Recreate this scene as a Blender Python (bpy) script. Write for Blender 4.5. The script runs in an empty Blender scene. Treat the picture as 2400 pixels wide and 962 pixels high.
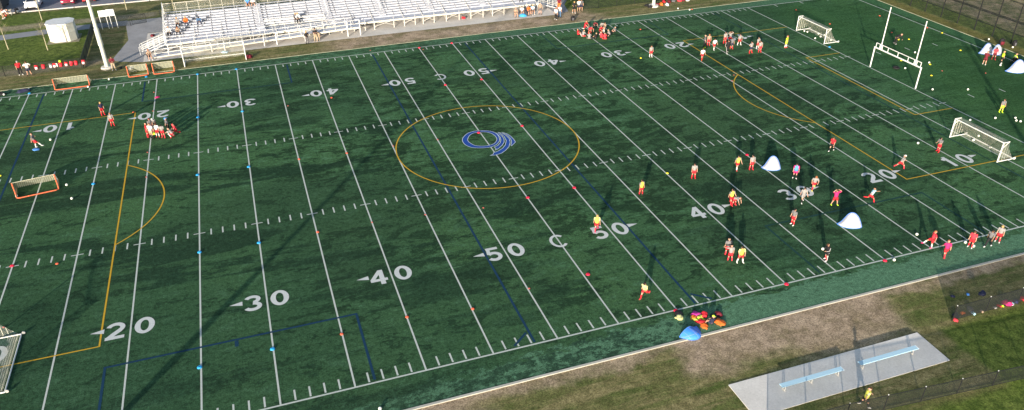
import bpy, bmesh, math, random
from mathutils import Vector, Matrix, noise as mnoise
random.seed(7)
R=math.radians; PI=math.pi
S=bpy.context.scene
W=bpy.data.worlds.new("World"); S.world=W; W.use_nodes=True
COL=bpy.data.collections.new("place"); S.collection.children.link(COL)
YD=.9144

# ------------------------------------------------------------------ camera
cam=bpy.data.cameras.new('camera'); co=bpy.data.objects.new('camera',cam); COL.objects.link(co); S.camera=co
cam.sensor_width=36; cam.lens=27.3285; cam.clip_end=3000; cam.clip_start=.5
hd,pt,rl=.3348,-.5439,-.0055
fw=Vector((math.sin(hd)*math.cos(pt),math.cos(hd)*math.cos(pt),math.sin(pt)))
rt=Vector((math.cos(hd),-math.sin(hd),0)); up=rt.cross(fw)
r2=rt*math.cos(rl)+up*math.sin(rl); u2=-rt*math.sin(rl)+up*math.cos(rl)
m=Matrix((r2,u2,-fw)).transposed().to_4x4(); m.translation=Vector((-20.7324,-66.8819,35.04)); co.matrix_world=m

# ------------------------------------------------------------------ light
EL=R(11.5); AZ=R(35.4)
sd=bpy.data.lights.new('sun','SUN'); so=bpy.data.objects.new('sun',sd); COL.objects.link(so)
sd.energy=4.2; sd.angle=R(.75); sd.color=(1,.90,.76)
dv=Vector((math.sin(AZ)*math.cos(EL),math.cos(AZ)*math.cos(EL),-math.sin(EL)))
so.rotation_euler=dv.to_track_quat('-Z','Y').to_euler(); so.location=(-60,-90,60)
nt=W.node_tree; bg=nt.nodes['Background']; sky=nt.nodes.new('ShaderNodeTexSky'); sky.sky_type='NISHITA'; sky.sun_disc=False
sky.sun_elevation=EL; sky.sun_rotation=math.atan2(-dv.x,-dv.y); sky.air_density=1.0; sky.dust_density=1.2
nt.links.new(sky.outputs[0],bg.inputs[0]); bg.inputs[1].default_value=.11
S.view_settings.view_transform='Standard'; S.view_settings.look='None'; S.view_settings.exposure=1.2; S.view_settings.gamma=1

# ------------------------------------------------------------------ objects
def link(o,parent=None):
    COL.objects.link(o)
    if parent is not None: o.parent=parent
    return o
def tag(o,label,cat,group=None):
    o['label']=label; o['category']=cat
    if group: o['group']=group
    return o
def empty(name,loc,label,cat,group=None,rz=0):
    o=bpy.data.objects.new(name,None); o.location=Vector(loc) if len(loc)==3 else Vector((loc[0],loc[1],0)); o.rotation_euler=(0,0,rz); o.empty_display_size=.2
    link(o); return tag(o,label,cat,group)
def obj(name,me,mat=None,parent=None,kind=None,loc=None,smooth=False):
    if isinstance(me,bmesh.types.BMesh):
        b=me; me=bpy.data.meshes.new(name); bmesh.ops.recalc_face_normals(b,faces=b.faces); b.to_mesh(me); b.free()
    if smooth:
        for p in me.polygons: p.use_smooth=True
    o=bpy.data.objects.new(name,me)
    if mat is not None:
        if not me.materials: me.materials.append(mat)
        if me.materials[0]!=mat: o.material_slots[0].link='OBJECT'; o.material_slots[0].material=mat
    if kind: o['kind']=kind
    if loc is not None: o.location=loc
    return link(o,parent)
def copy_tree(o,loc,rz,label,group=None,scale=None):
    c=o.copy(); COL.objects.link(c); c.location=loc if len(loc)==3 else (loc[0],loc[1],0); c.rotation_euler=(0,0,rz); c['label']=label
    if group: c['group']=group
    if scale: c.scale=scale
    def rec(s,d):
        for ch in s.children:
            k=ch.copy(); COL.objects.link(k); k.parent=d; rec(ch,k)
    rec(o,c); return c
def NB(): return bmesh.new()
def box(b,c,s,rz=0,mat=None):
    r=bmesh.ops.create_cube(b,size=1); M=Matrix.Translation(c)@Matrix.Rotation(rz,4,'Z')@Matrix.Diagonal((*s,1))
    bmesh.ops.transform(b,matrix=M,verts=r['verts']); return r['verts']
def tube(b,p,q,r,r2=None,n=8):
    p=Vector(p); q=Vector(q); d=q-p; L=d.length
    if L<1e-5: return
    v=bmesh.ops.create_cone(b,cap_ends=True,segments=n,radius1=r,radius2=r if r2 is None else r2,depth=L)['verts']
    M=Matrix.Translation((p+q)/2)@d.to_track_quat('Z','Y').to_matrix().to_4x4(); bmesh.ops.transform(b,matrix=M,verts=v)
def path(b,pts,r,n=8):
    for i in range(len(pts)-1): tube(b,pts[i],pts[i+1],r,n=n)
def ball_(b,c,s,u=12,v=8):
    r=bmesh.ops.create_uvsphere(b,u_segments=u,v_segments=v,radius=1)['verts']
    s=s if hasattr(s,'__len__') else (s,s,s)
    bmesh.ops.transform(b,matrix=Matrix.Translation(c)@Matrix.Diagonal((*s,1)),verts=r); return r
def poly(b,pts,z=0):
    return b.faces.new([b.verts.new((p[0],p[1],p[2] if len(p)>2 else z)) for p in pts])
def sheet(name,pts,z,mat,kind='structure'):
    b=NB(); f=poly(b,pts,z)
    if f.normal.z<0 or True:
        b.normal_update()
        if f.normal.z<0: f.normal_flip()
    me=bpy.data.meshes.new(name); b.to_mesh(me); b.free(); return obj(name,me,mat,kind=kind)
def loft(b,secs,n=12,cap0=True,cap1=True):
    # secs: (center, xaxis, yaxis, rx, ry)
    rings=[]
    for c,xa,ya,rx,ry in secs:
        rings.append([b.verts.new(c+xa*(rx*math.cos(2*PI*i/n))+ya*(ry*math.sin(2*PI*i/n))) for i in range(n)])
    for A,B in zip(rings,rings[1:]):
        for i in range(n): b.faces.new((A[i],A[(i+1)%n],B[(i+1)%n],B[i]))
    if cap0: b.faces.new(rings[0][::-1])
    if cap1: b.faces.new(rings[-1])
def limb(b,pts,rads,n=10):
    secs=[]
    for i,p in enumerate(pts):
        d=(pts[min(i+1,len(pts)-1)]-pts[max(i-1,0)]).normalized()
        xa=d.cross(Vector((0,1,.01))); xa=xa.normalized() if xa.length>.05 else Vector((1,0,0)); ya=d.cross(xa).normalized()
        secs.append((p,xa,ya,rads[i],rads[i]))
    loft(b,secs,n)

# ------------------------------------------------------------------ materials
_m={}
def mat(key,col=(.5,.5,.5),rough=.7,metal=0,noise=0,nscale=20,spec=.3,bump=0):
    if key in _m: return _m[key]
    M=bpy.data.materials.new(key); M.use_nodes=True; t=M.node_tree; B=t.nodes['Principled BSDF']
    B.inputs['Base Color'].default_value=(*col,1); B.inputs['Roughness'].default_value=rough; B.inputs['Metallic'].default_value=metal
    B.inputs['Specular IOR Level'].default_value=spec
    if noise or bump:
        tc=t.nodes.new('ShaderNodeTexCoord'); nz=t.nodes.new('ShaderNodeTexNoise'); nz.inputs['Scale'].default_value=nscale; nz.inputs['Detail'].default_value=5
        t.links.new(tc.outputs['Object'],nz.inputs['Vector'])
        if noise:
            mr=t.nodes.new('ShaderNodeMapRange'); mr.inputs[1].default_value=.3; mr.inputs[2].default_value=.7; mr.inputs[3].default_value=1-noise; mr.inputs[4].default_value=1+noise*.6
            mx=t.nodes.new('ShaderNodeVectorMath'); mx.operation='SCALE'; mx.inputs[0].default_value=col
            t.links.new(nz.outputs[0],mr.inputs[0]); t.links.new(mr.outputs[0],mx.inputs['Scale']); t.links.new(mx.outputs[0],B.inputs['Base Color'])
        if bump:
            bp=t.nodes.new('ShaderNodeBump'); bp.inputs[0].default_value=bump; bp.inputs[1].default_value=.02; t.links.new(nz.outputs[0],bp.inputs['Height']); t.links.new(bp.outputs[0],B.inputs['Normal'])
    _m[key]=M; return M
class NT:
    def __init__(s,name):
        s.M=bpy.data.materials.new(name); s.M.use_nodes=True; s.t=s.M.node_tree; s.B=s.t.nodes['Principled BSDF']; s.out=s.t.nodes['Material Output']
        s.tc=s.t.nodes.new('ShaderNodeTexCoord').outputs['Object']; s._x=None
    def set(s,i,v):
        if isinstance(v,bpy.types.NodeSocket): s.t.links.new(v,i)
        elif v is not None:
            try: i.default_value=v
            except Exception: i.default_value=(*v,1) if len(v)==3 else v
    def math(s,op,a,b=None,c=None,clamp=False):
        n=s.t.nodes.new('ShaderNodeMath'); n.operation=op; n.use_clamp=clamp
        s.set(n.inputs[0],a); s.set(n.inputs[1],b); s.set(n.inputs[2],c); return n.outputs[0]
    def xyz(s,v=None):
        if v is None and s._x: return s._x
        n=s.t.nodes.new('ShaderNodeSeparateXYZ'); s.set(n.inputs[0],v or s.tc)
        if v is None: s._x=n.outputs
        return n.outputs
    def noise(s,scale,sx=1,sy=1,detail=4,rough=.55,dist=0,off=(0,0,0)):
        mp=s.t.nodes.new('ShaderNodeMapping'); mp.inputs['Scale'].default_value=(sx,sy,1); mp.inputs['Location'].default_value=off; s.set(mp.inputs[0],s.tc)
        n=s.t.nodes.new('ShaderNodeTexNoise'); n.inputs['Scale'].default_value=scale; n.inputs['Detail'].default_value=detail; n.inputs['Roughness'].default_value=rough; n.inputs['Distortion'].default_value=dist
        s.set(n.inputs['Vector'],mp.outputs[0]); return n.outputs[0]
    def rng(s,v,a,b,c=0,d=1,smooth=False):
        n=s.t.nodes.new('ShaderNodeMapRange'); n.interpolation_type='SMOOTHSTEP' if smooth else 'LINEAR'
        s.set(n.inputs[0],v)
        for i,k in enumerate((a,b,c,d)): n.inputs[i+1].default_value=k
        return n.outputs[0]
    def mix(s,f,a,b,mode='MIX'):
        n=s.t.nodes.new('ShaderNodeMix'); n.data_type='RGBA'; n.blend_type=mode
        s.set(n.inputs[0],f); s.set(n.inputs[6],a if isinstance(a,bpy.types.NodeSocket) else (*a,1)); s.set(n.inputs[7],b if isinstance(b,bpy.types.NodeSocket) else (*b,1)); return n.outputs[2]
    def boxm(s,x0,x1,y0,y1,soft,wob=None,amt=0):
        X,Y=s.xyz()[0],s.xyz()[1]
        if wob is not None:
            d=s.math('MULTIPLY',s.math('SUBTRACT',wob,.5),amt*2); X=s.math('ADD',X,d); Y=s.math('ADD',Y,d)
        a=s.rng(X,x0-soft,x0+soft,0,1,True); b=s.rng(X,x1-soft,x1+soft,1,0,True); c=s.rng(Y,y0-soft,y0+soft,0,1,True); d=s.rng(Y,y1-soft,y1+soft,1,0,True)
        return s.math('MULTIPLY',s.math('MULTIPLY',a,b),s.math('MULTIPLY',c,d))
    def bump(s,h,st,dist):
        n=s.t.nodes.new('ShaderNodeBump'); n.inputs[0].default_value=st; n.inputs[1].default_value=dist; s.set(n.inputs['Height'],h); s.set(s.B.inputs['Normal'],n.outputs[0])
    def done(s,col,rough=.9,spec=.15):
        s.set(s.B.inputs['Base Color'],col); s.B.inputs['Roughness'].default_value=rough; s.B.inputs['Specular IOR Level'].default_value=spec; return s.M

def turf_material():
    k=NT('artificial_turf'); X,Y,_=k.xyz()
    wob=k.noise(.22,detail=6,rough=.6)
    streak=k.noise(1,sx=.040,sy=.27,detail=8,rough=.66,dist=.7)
    blot=k.noise(1,sx=.26,sy=.55,detail=9,rough=.74,dist=.7,off=(31,7,0))
    blot2=k.noise(1,sx=.8,sy=1.3,detail=7,rough=.78,off=(3,17,0))
    big=k.noise(.04,detail=4,off=(5,60,0))
    fine=k.noise(3.2,detail=4,rough=.8); gr=k.noise(11,detail=3,rough=.85); tuft=k.noise(38,detail=2,rough=.9)
    base=k.mix(k.rng(big,.38,.62),(.044,.104,.048),(.058,.128,.052))
    # ragged infill-rich splotches, densest from midfield to the right
    dens=k.math('MULTIPLY',k.boxm(-20,42,-24,24,9,wob,9),k.rng(k.noise(.09,detail=3,off=(3,3,0)),.38,.55,.25,1.15,True))
    thr=k.math('SUBTRACT',k.math('ADD',k.math('MULTIPLY',blot,.65),k.math('MULTIPLY',blot2,.35)),k.math('ADD',.49,k.math('MULTIPLY',k.math('SUBTRACT',1,dens),.05)))
    base=k.mix(k.math('MULTIPLY',k.rng(thr,.0,.028,0,1,True),.74),base,(.013,.030,.016))
    thl=k.math('SUBTRACT',.463,k.math('ADD',k.math('MULTIPLY',blot,.5),k.math('MULTIPLY',blot2,.5)))
    base=k.mix(k.math('MULTIPLY',k.rng(thl,-.01,.04,0,1,True),.66),base,(.076,.165,.086))
    d1=k.rng(k.math('ADD',k.math('MULTIPLY',streak,.85),k.math('MULTIPLY',blot2,.15)),.51,.565,0,1,True)
    sd_=k.boxm(-60,-4,-20,10,8,wob,8)
    base=k.mix(k.math('MULTIPLY',d1,k.math('ADD',.52,k.math('MULTIPLY',sd_,.3))),base,(.014,.034,.020))
    soft=k.noise(.055,sx=.6,detail=3,off=(12,0,0)); base=k.mix(k.math('MULTIPLY',k.rng(soft,.46,.62,0,1,True),.45),base,(.025,.052,.028))
    dk=k.rng(k.math('ADD',k.math('MULTIPLY',Y,1.15),k.math('ADD',k.math('MULTIPLY',X,.8),k.math('MULTIPLY',wob,22))),-52,6,1,0,True)  # near-left darkening from view angle on the pile, painted into the base colour
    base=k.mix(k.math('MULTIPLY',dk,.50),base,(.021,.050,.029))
    gz=k.boxm(51,69,-40,29,5,wob,6); base=k.mix(k.math('MULTIPLY',gz,.55),base,(.034,.096,.028))
    roll=k.math('GREATER_THAN',k.math('FRACT',k.math('DIVIDE',X,9.144)),.5); seam=k.rng(k.math('ABSOLUTE',k.math('SUBTRACT',k.math('FRACT',k.math('DIVIDE',k.math('ADD',X,2.286),4.572)),.5)),.485,.497,0,1)
    base=k.mix(k.math('MULTIPLY',roll,.10),base,(.014,.045,.026)); base=k.mix(k.math('MULTIPLY',seam,.18),base,(.012,.035,.02))
    far=k.rng(k.math('ADD',Y,k.math('MULTIPLY',wob,.5)),29.9,30.4,0,1,True)
    edge=k.noise(1.1,sx=.5,detail=9,rough=.78)
    near=k.rng(k.math('ADD',Y,k.math('ADD',k.rng(X,-18,6,1.1,0),k.math('MULTIPLY',k.math('SUBTRACT',edge,.5),5.5))),-30.4,-30.05,1,0,True)
    nx=k.rng(k.math('ADD',X,k.math('MULTIPLY',wob,12)),-16,8,.6,1,True)
    rx=k.rng(X,69,69.5,0,1,True)
    mcol=k.mix(k.rng(k.math('ADD',blot2,k.rng(X,0,10,.035,-.10)),.50,.55,0,.8,True),(.086,.182,.108),(.016,.038,.025))
    base=k.mix(k.math('MULTIPLY',far,.55),base,mcol); base=k.mix(k.math('MULTIPLY',k.math('MULTIPLY',near,nx),.95),base,mcol); base=k.mix(k.math('MULTIPLY',rx,.7),base,(.05,.13,.06))
    f=k.math('MULTIPLY',k.rng(fine,.36,.64,.66,1.34),k.rng(gr,.36,.64,.60,1.42)); f=k.math('MULTIPLY',f,k.rng(tuft,.3,.7,.72,1.3))
    n=k.t.nodes.new('ShaderNodeVectorMath'); n.operation='SCALE'; k.set(n.inputs[0],base); k.set(n.inputs['Scale'],f)
    k.bump(k.math('ADD',gr,tuft),.5,.02)
    return k.done(n.outputs[0],.95,.03)
def ground_material():
    k=NT('grass_and_dirt'); X,Y,_=k.xyz()
    wob=k.noise(.16,detail=6,rough=.65); n1=k.noise(.35,detail=8,rough=.7,off=(9,2,0)); n2=k.noise(1.4,detail=6,rough=.75); st=k.noise(1,sx=.12,sy=.8,detail=6,rough=.7); fine=k.noise(9,detail=4,rough=.85); tf=k.noise(30,detail=2,rough=.8)
    green=k.mix(k.rng(n1,.38,.62),(.075,.105,.026),(.15,.145,.055))
    lush=k.mix(k.rng(n2,.35,.65),(.050,.092,.014),(.125,.165,.032))
    dry=k.mix(k.rng(n2,.35,.65),(.175,.155,.065),(.235,.20,.095))
    dirt=k.mix(k.rng(n1,.35,.65),(.27,.195,.13),(.44,.335,.235))
    c=k.mix(k.rng(st,.42,.6,0,1,True),green,dry)
    # enclosure lawns
    for bx in ((-200,-41,37,64),(24.5,73.5,37.3,200),(20.5,200,-200,-37.6),(9,200,-200,-43.2)):
        c=k.mix(k.math('MULTIPLY',k.boxm(*bx,.35,wob,.3),.9),c,lush)
    # dirt worn along the stand and near touchline
    for bx,a,s in (((-11,28,31,37.2),1.0,3.0),((-60,-37,37,39),.8,1.2),((2,19,-36.0,-30),1.0,.9),((-60,-12,-50,-31),.95,2),((10,18.5,-37.3,-34),.8,1.0),((-60,60,-33.6,-32),.8,.4),((78,130,-30,40),.75,5)):
        c=k.mix(k.math('MULTIPLY',k.boxm(*bx,s,wob,2.5),k.rng(n1,.3,.55,.35*a,a)),c,dirt)
    c=k.mix(k.math('MULTIPLY',k.boxm(69,73.3,-60,60,.5,wob,.5),.8),c,k.mix(n2,(.10,.11,.022),(.18,.15,.05)))
    tan=k.mix(k.rng(k.noise(.5,detail=9,rough=.8,off=(70,3,0)),.44,.56),(.085,.105,.035),(.30,.235,.15)); c=k.mix(k.math('MULTIPLY',k.boxm(77,300,-80,200,2,wob,3),.85),c,tan)
    c=k.mix(k.math('MULTIPLY',k.boxm(73.6,78,-60,38,.6,wob,.6),.85),c,lush)
    c=k.mix(k.math('MULTIPLY',k.boxm(-75,-33,56.2,58.3,.6,wob,.8),.8),c,(.30,.25,.17))
    f=k.math('MULTIPLY',k.rng(fine,.36,.64,.48,1.5),k.rng(tf,.33,.67,.62,1.38)); f=k.math('MULTIPLY',f,k.rng(n2,.34,.66,.72,1.26))
    n=k.t.nodes.new('ShaderNodeVectorMath'); n.operation='SCALE'; k.set(n.inputs[0],c); k.set(n.inputs['Scale'],f)
    k.bump(k.math('ADD',fine,tf),.6,.03)
    return k.done(n.outputs[0],.95,.1)
def paved(name,a,b,crack=False,joint=None):
    k=NT(name); n1=k.noise(.5,detail=8,rough=.7); n2=k.noise(7,detail=6,rough=.8); n3=k.noise(40,detail=2)
    c=k.mix(k.rng(n1,.35,.65),a,b)
    f=k.math('MULTIPLY',k.rng(n2,.34,.66,.88,1.08),k.rng(n3,.3,.7,.92,1.06))
    if joint:
        X,Y,_=k.xyz()
        for ax,st in ((X,joint[0]),(Y,joint[1])):
            g=k.math('ABSOLUTE',k.math('SUBTRACT',k.math('FRACT',k.math('DIVIDE',ax,st)),.5)); f=k.math('MULTIPLY',f,k.rng(g,0,.012/st*1.5,.72,1))
    n=k.t.nodes.new('ShaderNodeVectorMath'); n.operation='SCALE'; k.set(n.inputs[0],c); k.set(n.inputs['Scale'],f); k.bump(n2,.3,.01)
    return k.done(n.outputs[0],.9,.2)
def paint(name,col,wear=.25,fade=0):
    k=NT(name); n=k.noise(16,detail=4,rough=.85); w=k.noise(.6,detail=6,rough=.7); n2=k.noise(55,detail=2,rough=.8)
    t=k.math('ADD',k.math('MULTIPLY',n,.55),k.math('MULTIPLY',n2,.45))
    m_=k.rng(t,.36,.60,0,wear*1.6)
    if fade: m_=k.math('MAXIMUM',m_,k.rng(w,.5-.16*fade,.62,0,.95))
    return k.done(k.mix(m_,col,(.013,.05,.027)),.9,.1)
def mesh_fabric(name,col,step,cover,diag=True,rough=.7,axes='xz'):
    # see-through weave: wires drawn by a procedural grid, the rest transparent
    k=NT(name); o=k.xyz(); a=o[0]; b=o[2] if axes=='xz' else o[1]
    if axes=='yz': a,b=o[1],o[2]
    if axes=='net': a=k.math('ADD',o[0],k.math('MULTIPLY',o[1],.35)); b=k.math('SUBTRACT',o[2],k.math('MULTIPLY',o[1],.8))
    u,v=(k.math('ADD',a,b),k.math('SUBTRACT',a,b)) if diag else (a,b)
    m_=None
    for q in (u,v):
        g=k.math('ABSOLUTE',k.math('SUBTRACT',k.math('FRACT',k.math('DIVIDE',q,step)),.5)); w=k.math('LESS_THAN',g,cover/2)
        m_=w if m_ is None else k.math('MAXIMUM',m_,w)
    tr=k.t.nodes.new('ShaderNodeBsdfTransparent'); mx=k.t.nodes.new('ShaderNodeMixShader')
    k.B.inputs['Base Color'].default_value=(*col,1); k.B.inputs['Roughness'].default_value=rough
    k.set(mx.inputs[0],m_); k.set(mx.inputs[1],tr.outputs[0]); k.set(mx.inputs[2],k.B.outputs[0]); k.set(k.out.inputs[0],mx.outputs[0]); return k.M

M_turf=turf_material(); M_ground=ground_material()
M_conc=paved('concrete_walk',(.52,.48,.43),(.64,.60,.55),joint=(1.83,1.83)); M_slab=paved('concrete_slab',(.60,.57,.53),(.70,.67,.63))
M_asph=paved('worn_asphalt',(.25,.245,.25),(.33,.325,.33)); M_lot=paved('lot_asphalt',(.15,.16,.19),(.20,.21,.25)); M_path=paved('path_asphalt',(.20,.21,.23),(.28,.285,.30))
M_curb=paved('cast_curb',(.40,.39,.34),(.50,.49,.43)); M_kerbfar=paved('edge_board',(.40,.39,.27),(.48,.47,.34))
M_wl=paint('white_paint',(.62,.66,.62),.28); M_wn=paint('white_number_paint',(.64,.66,.66),.22); M_yl=paint('yellow_paint',(.62,.37,.03),.22); M_bl=paint('blue_paint',(.010,.034,.13),.5,0); M_blf=paint('faded_blue_paint',(.018,.052,.105),.75,1); M_lb=paint('royal_blue_paint',(.018,.07,.34),.12); M_lo=paint('pale_outline_paint',(.58,.66,.72),.1)
M_alu=mat('aluminium_plank',(.41,.42,.46),.5,0,.06,6); M_alu2=mat('aluminium_tread',(.40,.42,.48),.5,0,.10,4); M_galv=mat('galvanised_frame',(.62,.60,.55),.5,.2,.12,10); M_fas=mat('cream_fascia',(.54,.52,.45),.6)
M_white=mat('white_enamel',(.64,.64,.63),.35); M_orange=mat('orange_tube',(.58,.13,.06),.45); M_blk=mat('black_coated_steel',(.012,.013,.014),.5)
M_net=mesh_fabric('white_net',(.50,.50,.43),.11,.13,False,axes='net'); M_net2=mesh_fabric('pale_goal_net',(.50,.52,.42),.16,.46,False,axes='net')
M_chx=mesh_fabric('chain_link',(.010,.013,.011),.09,.17,True); M_chy=mesh_fabric('chain_link_side',(.010,.013,.011),.09,.17,True,axes='yz')
M_screen=mesh_fabric('windscreen_cloth',(.012,.017,.018),.012,.62,False,axes='yz')

# ------------------------------------------------------------------ setting
XL,XR,YN,YF=-95,71.1,-32.62,32.0
sheet('ground',[(-900,-700),(1100,-700),(1100,1300),(-900,1300)],-.03,M_ground)
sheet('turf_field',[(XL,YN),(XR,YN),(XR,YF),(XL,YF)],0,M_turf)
def strip(name,p,q,w,h,mt,z=-.03):
    p=Vector((*p,0)); q=Vector((*q,0)); d=(q-p); a=math.atan2(d.y,d.x); b=NB(); box(b,(p+q)/2+Vector((0,0,z+h/2)),(d.length,w,h),a); return obj(name,b,mt,kind='structure')
strip('kerb',(XL,YN-.10),(XR+.1,YN-.10),.19,.06,M_curb); strip('kerb',(XL,YF+.06),(XR+.1,YF+.06),.09,.05,M_kerbfar); strip('kerb',(XR+.06,YN-.004),(XR+.06,YF+.003),.09,.06,M_kerbfar)
sheet('walkway',[(-33.9,36.45),(22.4,36.45),(22.4,48.2),(-33.9,48.2)],-.018,M_conc)
sheet('plaza',[(-37.7,38.5),(-36.6,37.6),(-33.91,36.45),(-33.91,48.3),(-31.5,48.3),(-31.5,55.2),(-36.9,55),(-36.9,52.5),(-36.2,46)],-.014,M_asph)
sheet('plaza',[(22.41,36.5),(24.5,37.3),(25.2,40.5),(28.5,46),(30,60),(22.41,60)],-.014,M_path)
sheet('path',[(-95,49.5),(-53,51.9),(-44.5,53.1),(-36.91,52.9),(-36.91,55.3),(-44.5,55.3),(-53,54.3),(-95,52.2)],-.016,M_path)
sheet('parking_lot',[(-200,66.6),(-30,64.5),(60,63.5),(60,160),(-200,160)],-.012,M_lot)
strip('kerb',(-200,66.9),(60,63.6),.22,.13,M_conc)
sheet('concrete_pad',[(3.86,-40.3),(18.69,-40.3),(18.75,-37.4),(3.86,-37.4)],.02,M_slab)
b=NB(); box(b,(11.27,-38.85,-.01),(14.8,2.88,.05)); obj('concrete_pad_edge',b,M_slab,kind='structure')

# painted markings (yards)
def ln(b,x0,y0,x1,y1,w,z):
    p=Vector((x0*YD,y0*YD)); q=Vector((x1*YD,y1*YD)); d=(q-p).normalized(); n=Vector((-d.y,d.x))*w/2
    f=poly(b,[p+n,p-n,q-n,q+n],z); f.normal_update()
    if f.normal.z<0: f.normal_flip()
def plain(name,b,mt):
    me=bpy.data.meshes.new(name); b.to_mesh(me); b.free(); return obj(name,me,mt,kind='structure')
b=NB(); LW=.115
ln(b,-95,-32.5,75.06,-32.5,LW*1.1,.004); ln(b,-95,32.5,75.06,32.5,LW*1.1,.004); ln(b,75,-32.43,75,32.43,LW*1.1,.004)
for i in range(-11,12): ln(b,i*5,-32.43,i*5,32.43,LW,.006)
for i in range(-75,56):
    if i%5: 
        ln(b,i,-32.33,i,-31.33,LW,.005); ln(b,i,32.2,i,31.3,LW,.005)
        for y in (-8.95,7.95): ln(b,i,y,i,y+1.0,LW,.005)
for i in range(-15,12):
    for y in (-8.45,8.45): ln(b,i*5-.5,y,i*5+.5,y,LW*.85,.008)
for x in (60,65,70):
    for y in (-8.4,7.6): ln(b,x,y,x,y+1,LW,.005)
    for y in (-32.3,31.3): ln(b,x,y,x,y+1,LW,.005)
plain('white_field_lines',b,M_wl)
def arc(b,cx,cy,r,a0,a1,w,z,n=72):
    A=[(math.cos(a0+(a1-a0)*i/n),math.sin(a0+(a1-a0)*i/n)) for i in range(n+1)]
    for p,q in zip(A,A[1:]):
        poly(b,[((cx+(r-w/2)*p[0])*YD,(cy+(r-w/2)*p[1])*YD),((cx+(r+w/2)*p[0])*YD,(cy+(r+w/2)*p[1])*YD),((cx+(r+w/2)*q[0])*YD,(cy+(r+w/2)*q[1])*YD),((cx+(r-w/2)*q[0])*YD,(cy+(r-w/2)*q[1])*YD)],z)
b=NB(); YW=.12
arc(b,0,0,10,0,2*PI,.13,.010,120)
for s in (-1,1):
    ln(b,s*37.05,-22.06,s*37.05,22.06,YW,.010)
    for y in (-22,22): ln(b,s*37.05+s*.07,y,s*55,y,YW*.9,.010)
    ln(b,s*49.35,-10.06,s*49.35,10.06,YW,.010)
    for y in (-10,10): ln(b,s*49.42,y,s*55,y,YW*.9,.010)
    t=math.acos(6.12/10)
    if s<0: arc(b,-43.2,0,10,-t,t,.125,.012,40)
    else: arc(b,43.2,0,10,PI-t,PI+t,.125,.012,40)
plain('yellow_soccer_lines',b,M_yl)
b=NB(); b2=NB(); BW=.17
for s in (-1,1):
    ln(b,s*6.75,-32.3,s*6.75,31.9,BW,.009); ln(b,s*7.0,-31.1,s*8.3,-32.2,BW,.0115)
    b3=b if s<0 else b2
    ln(b3,s*48.25,-32.3,s*48.25,32.0,BW,.009)
    ln(b3,s*36.45,-32.2,s*36.45,-24.5,BW,.009); ln(b3,s*18.6,-32.2,s*18.6,-24.55,BW,.009); ln(b3,s*36.45,-24.6,s*18.55,-24.6,BW,.0105); ln(b3,s*27.5,-24.75,s*27.5,-25.4,BW*1.4,.0095)
    ln(b3,s*36.45,32.0,s*36.45,25.2,BW,.009); ln(b3,s*18.5,32.0,s*18.5,25.2,BW,.009); ln(b2,s*36.3,25.2,s*18.6,25.2,BW*1.3,.0105)
plain('blue_field_lines',b,M_bl); plain('faded_blue_lines',b2,M_blf)

# yard numbers: strokes in a 1.42 x 2.0 yard cell
def ribbon(b,pts,w,z,T):
    P=[Vector(p) for p in pts]; L=[];Rr=[]
    for i,p in enumerate(P):
        d=(P[min(i+1,len(P)-1)]-P[max(i-1,0)]).normalized(); n=Vector((-d.y,d.x)); ww=w[i] if hasattr(w,'__len__') else w
        L.append(p+n*ww/2); Rr.append(p-n*ww/2)
    for i in range(len(P)-1):
        f=poly(b,[T(L[i]),T(Rr[i]),T(Rr[i+1]),T(L[i+1])],z); f.normal_update()
        if f.normal.z<0: f.normal_flip()
def ell(cx,cy,rx,ry,a0,a1,n=20): return [(cx+rx*math.cos(R(a0+(a1-a0)*i/n)),cy+ry*math.sin(R(a0+(a1-a0)*i/n))) for i in range(n+1)]
def wv(pts,cx,cy,wx,wy):
    o=[]
    for x,y in pts:
        a=math.atan2(y-cy,x-cx); o.append(math.hypot(math.cos(a)*wx,math.sin(a)*wy))
    return o
def glyph(b,ch,T,z):
    if ch=='0':
        p=ell(.71,1.0,.51,.83,0,360,36); ribbon(b,p,wv(p,.71,1,.42,.34),z,T)
    elif ch=='C':
        p=ell(.78,1.0,.66,.86,42,318,34); ribbon(b,p,.26,z,T)
    elif ch=='1':
        ribbon(b,[(.78,0),(.78,2)],.42,z,T); ribbon(b,[(.60,1.62),(.28,1.42)],.36,z+.0006,T)
    elif ch=='2':
        p=ell(.70,1.38,.50,.45,165,-25,20)+[(1.0,.98),(.62,.62),(.22,.20)]; ribbon(b,p,[.36]*21+[.40,.40,.36],z,T); ribbon(b,[(.04,.18),(1.38,.18)],.36,z+.0006,T)
    elif ch=='3':
        p=ell(.68,1.46,.47,.37,160,-80,18); ribbon(b,p,.34,z,T); p=ell(.68,.56,.52,.40,88,-160,20); ribbon(b,p,.36,z+.0006,T)
    elif ch=='4':
        ribbon(b,[(.98,0),(.98,2)],.40,z,T); ribbon(b,[(.0,.62),(1.42,.62)],.34,z+.0006,T); ribbon(b,[(.12,.66),(.92,1.88)],.34,z+.0012,T)
    elif ch=='5':
        ribbon(b,[(.22,1.83),(1.28,1.83)],.34,z,T); ribbon(b,[(.40,1.7),(.30,1.02)],.32,z+.0006,T); p=ell(.68,.66,.52,.50,140,-150,24); ribbon(b,p,.36,z+.0012,T)
NY0,NY1=-21.5,19.5
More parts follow.
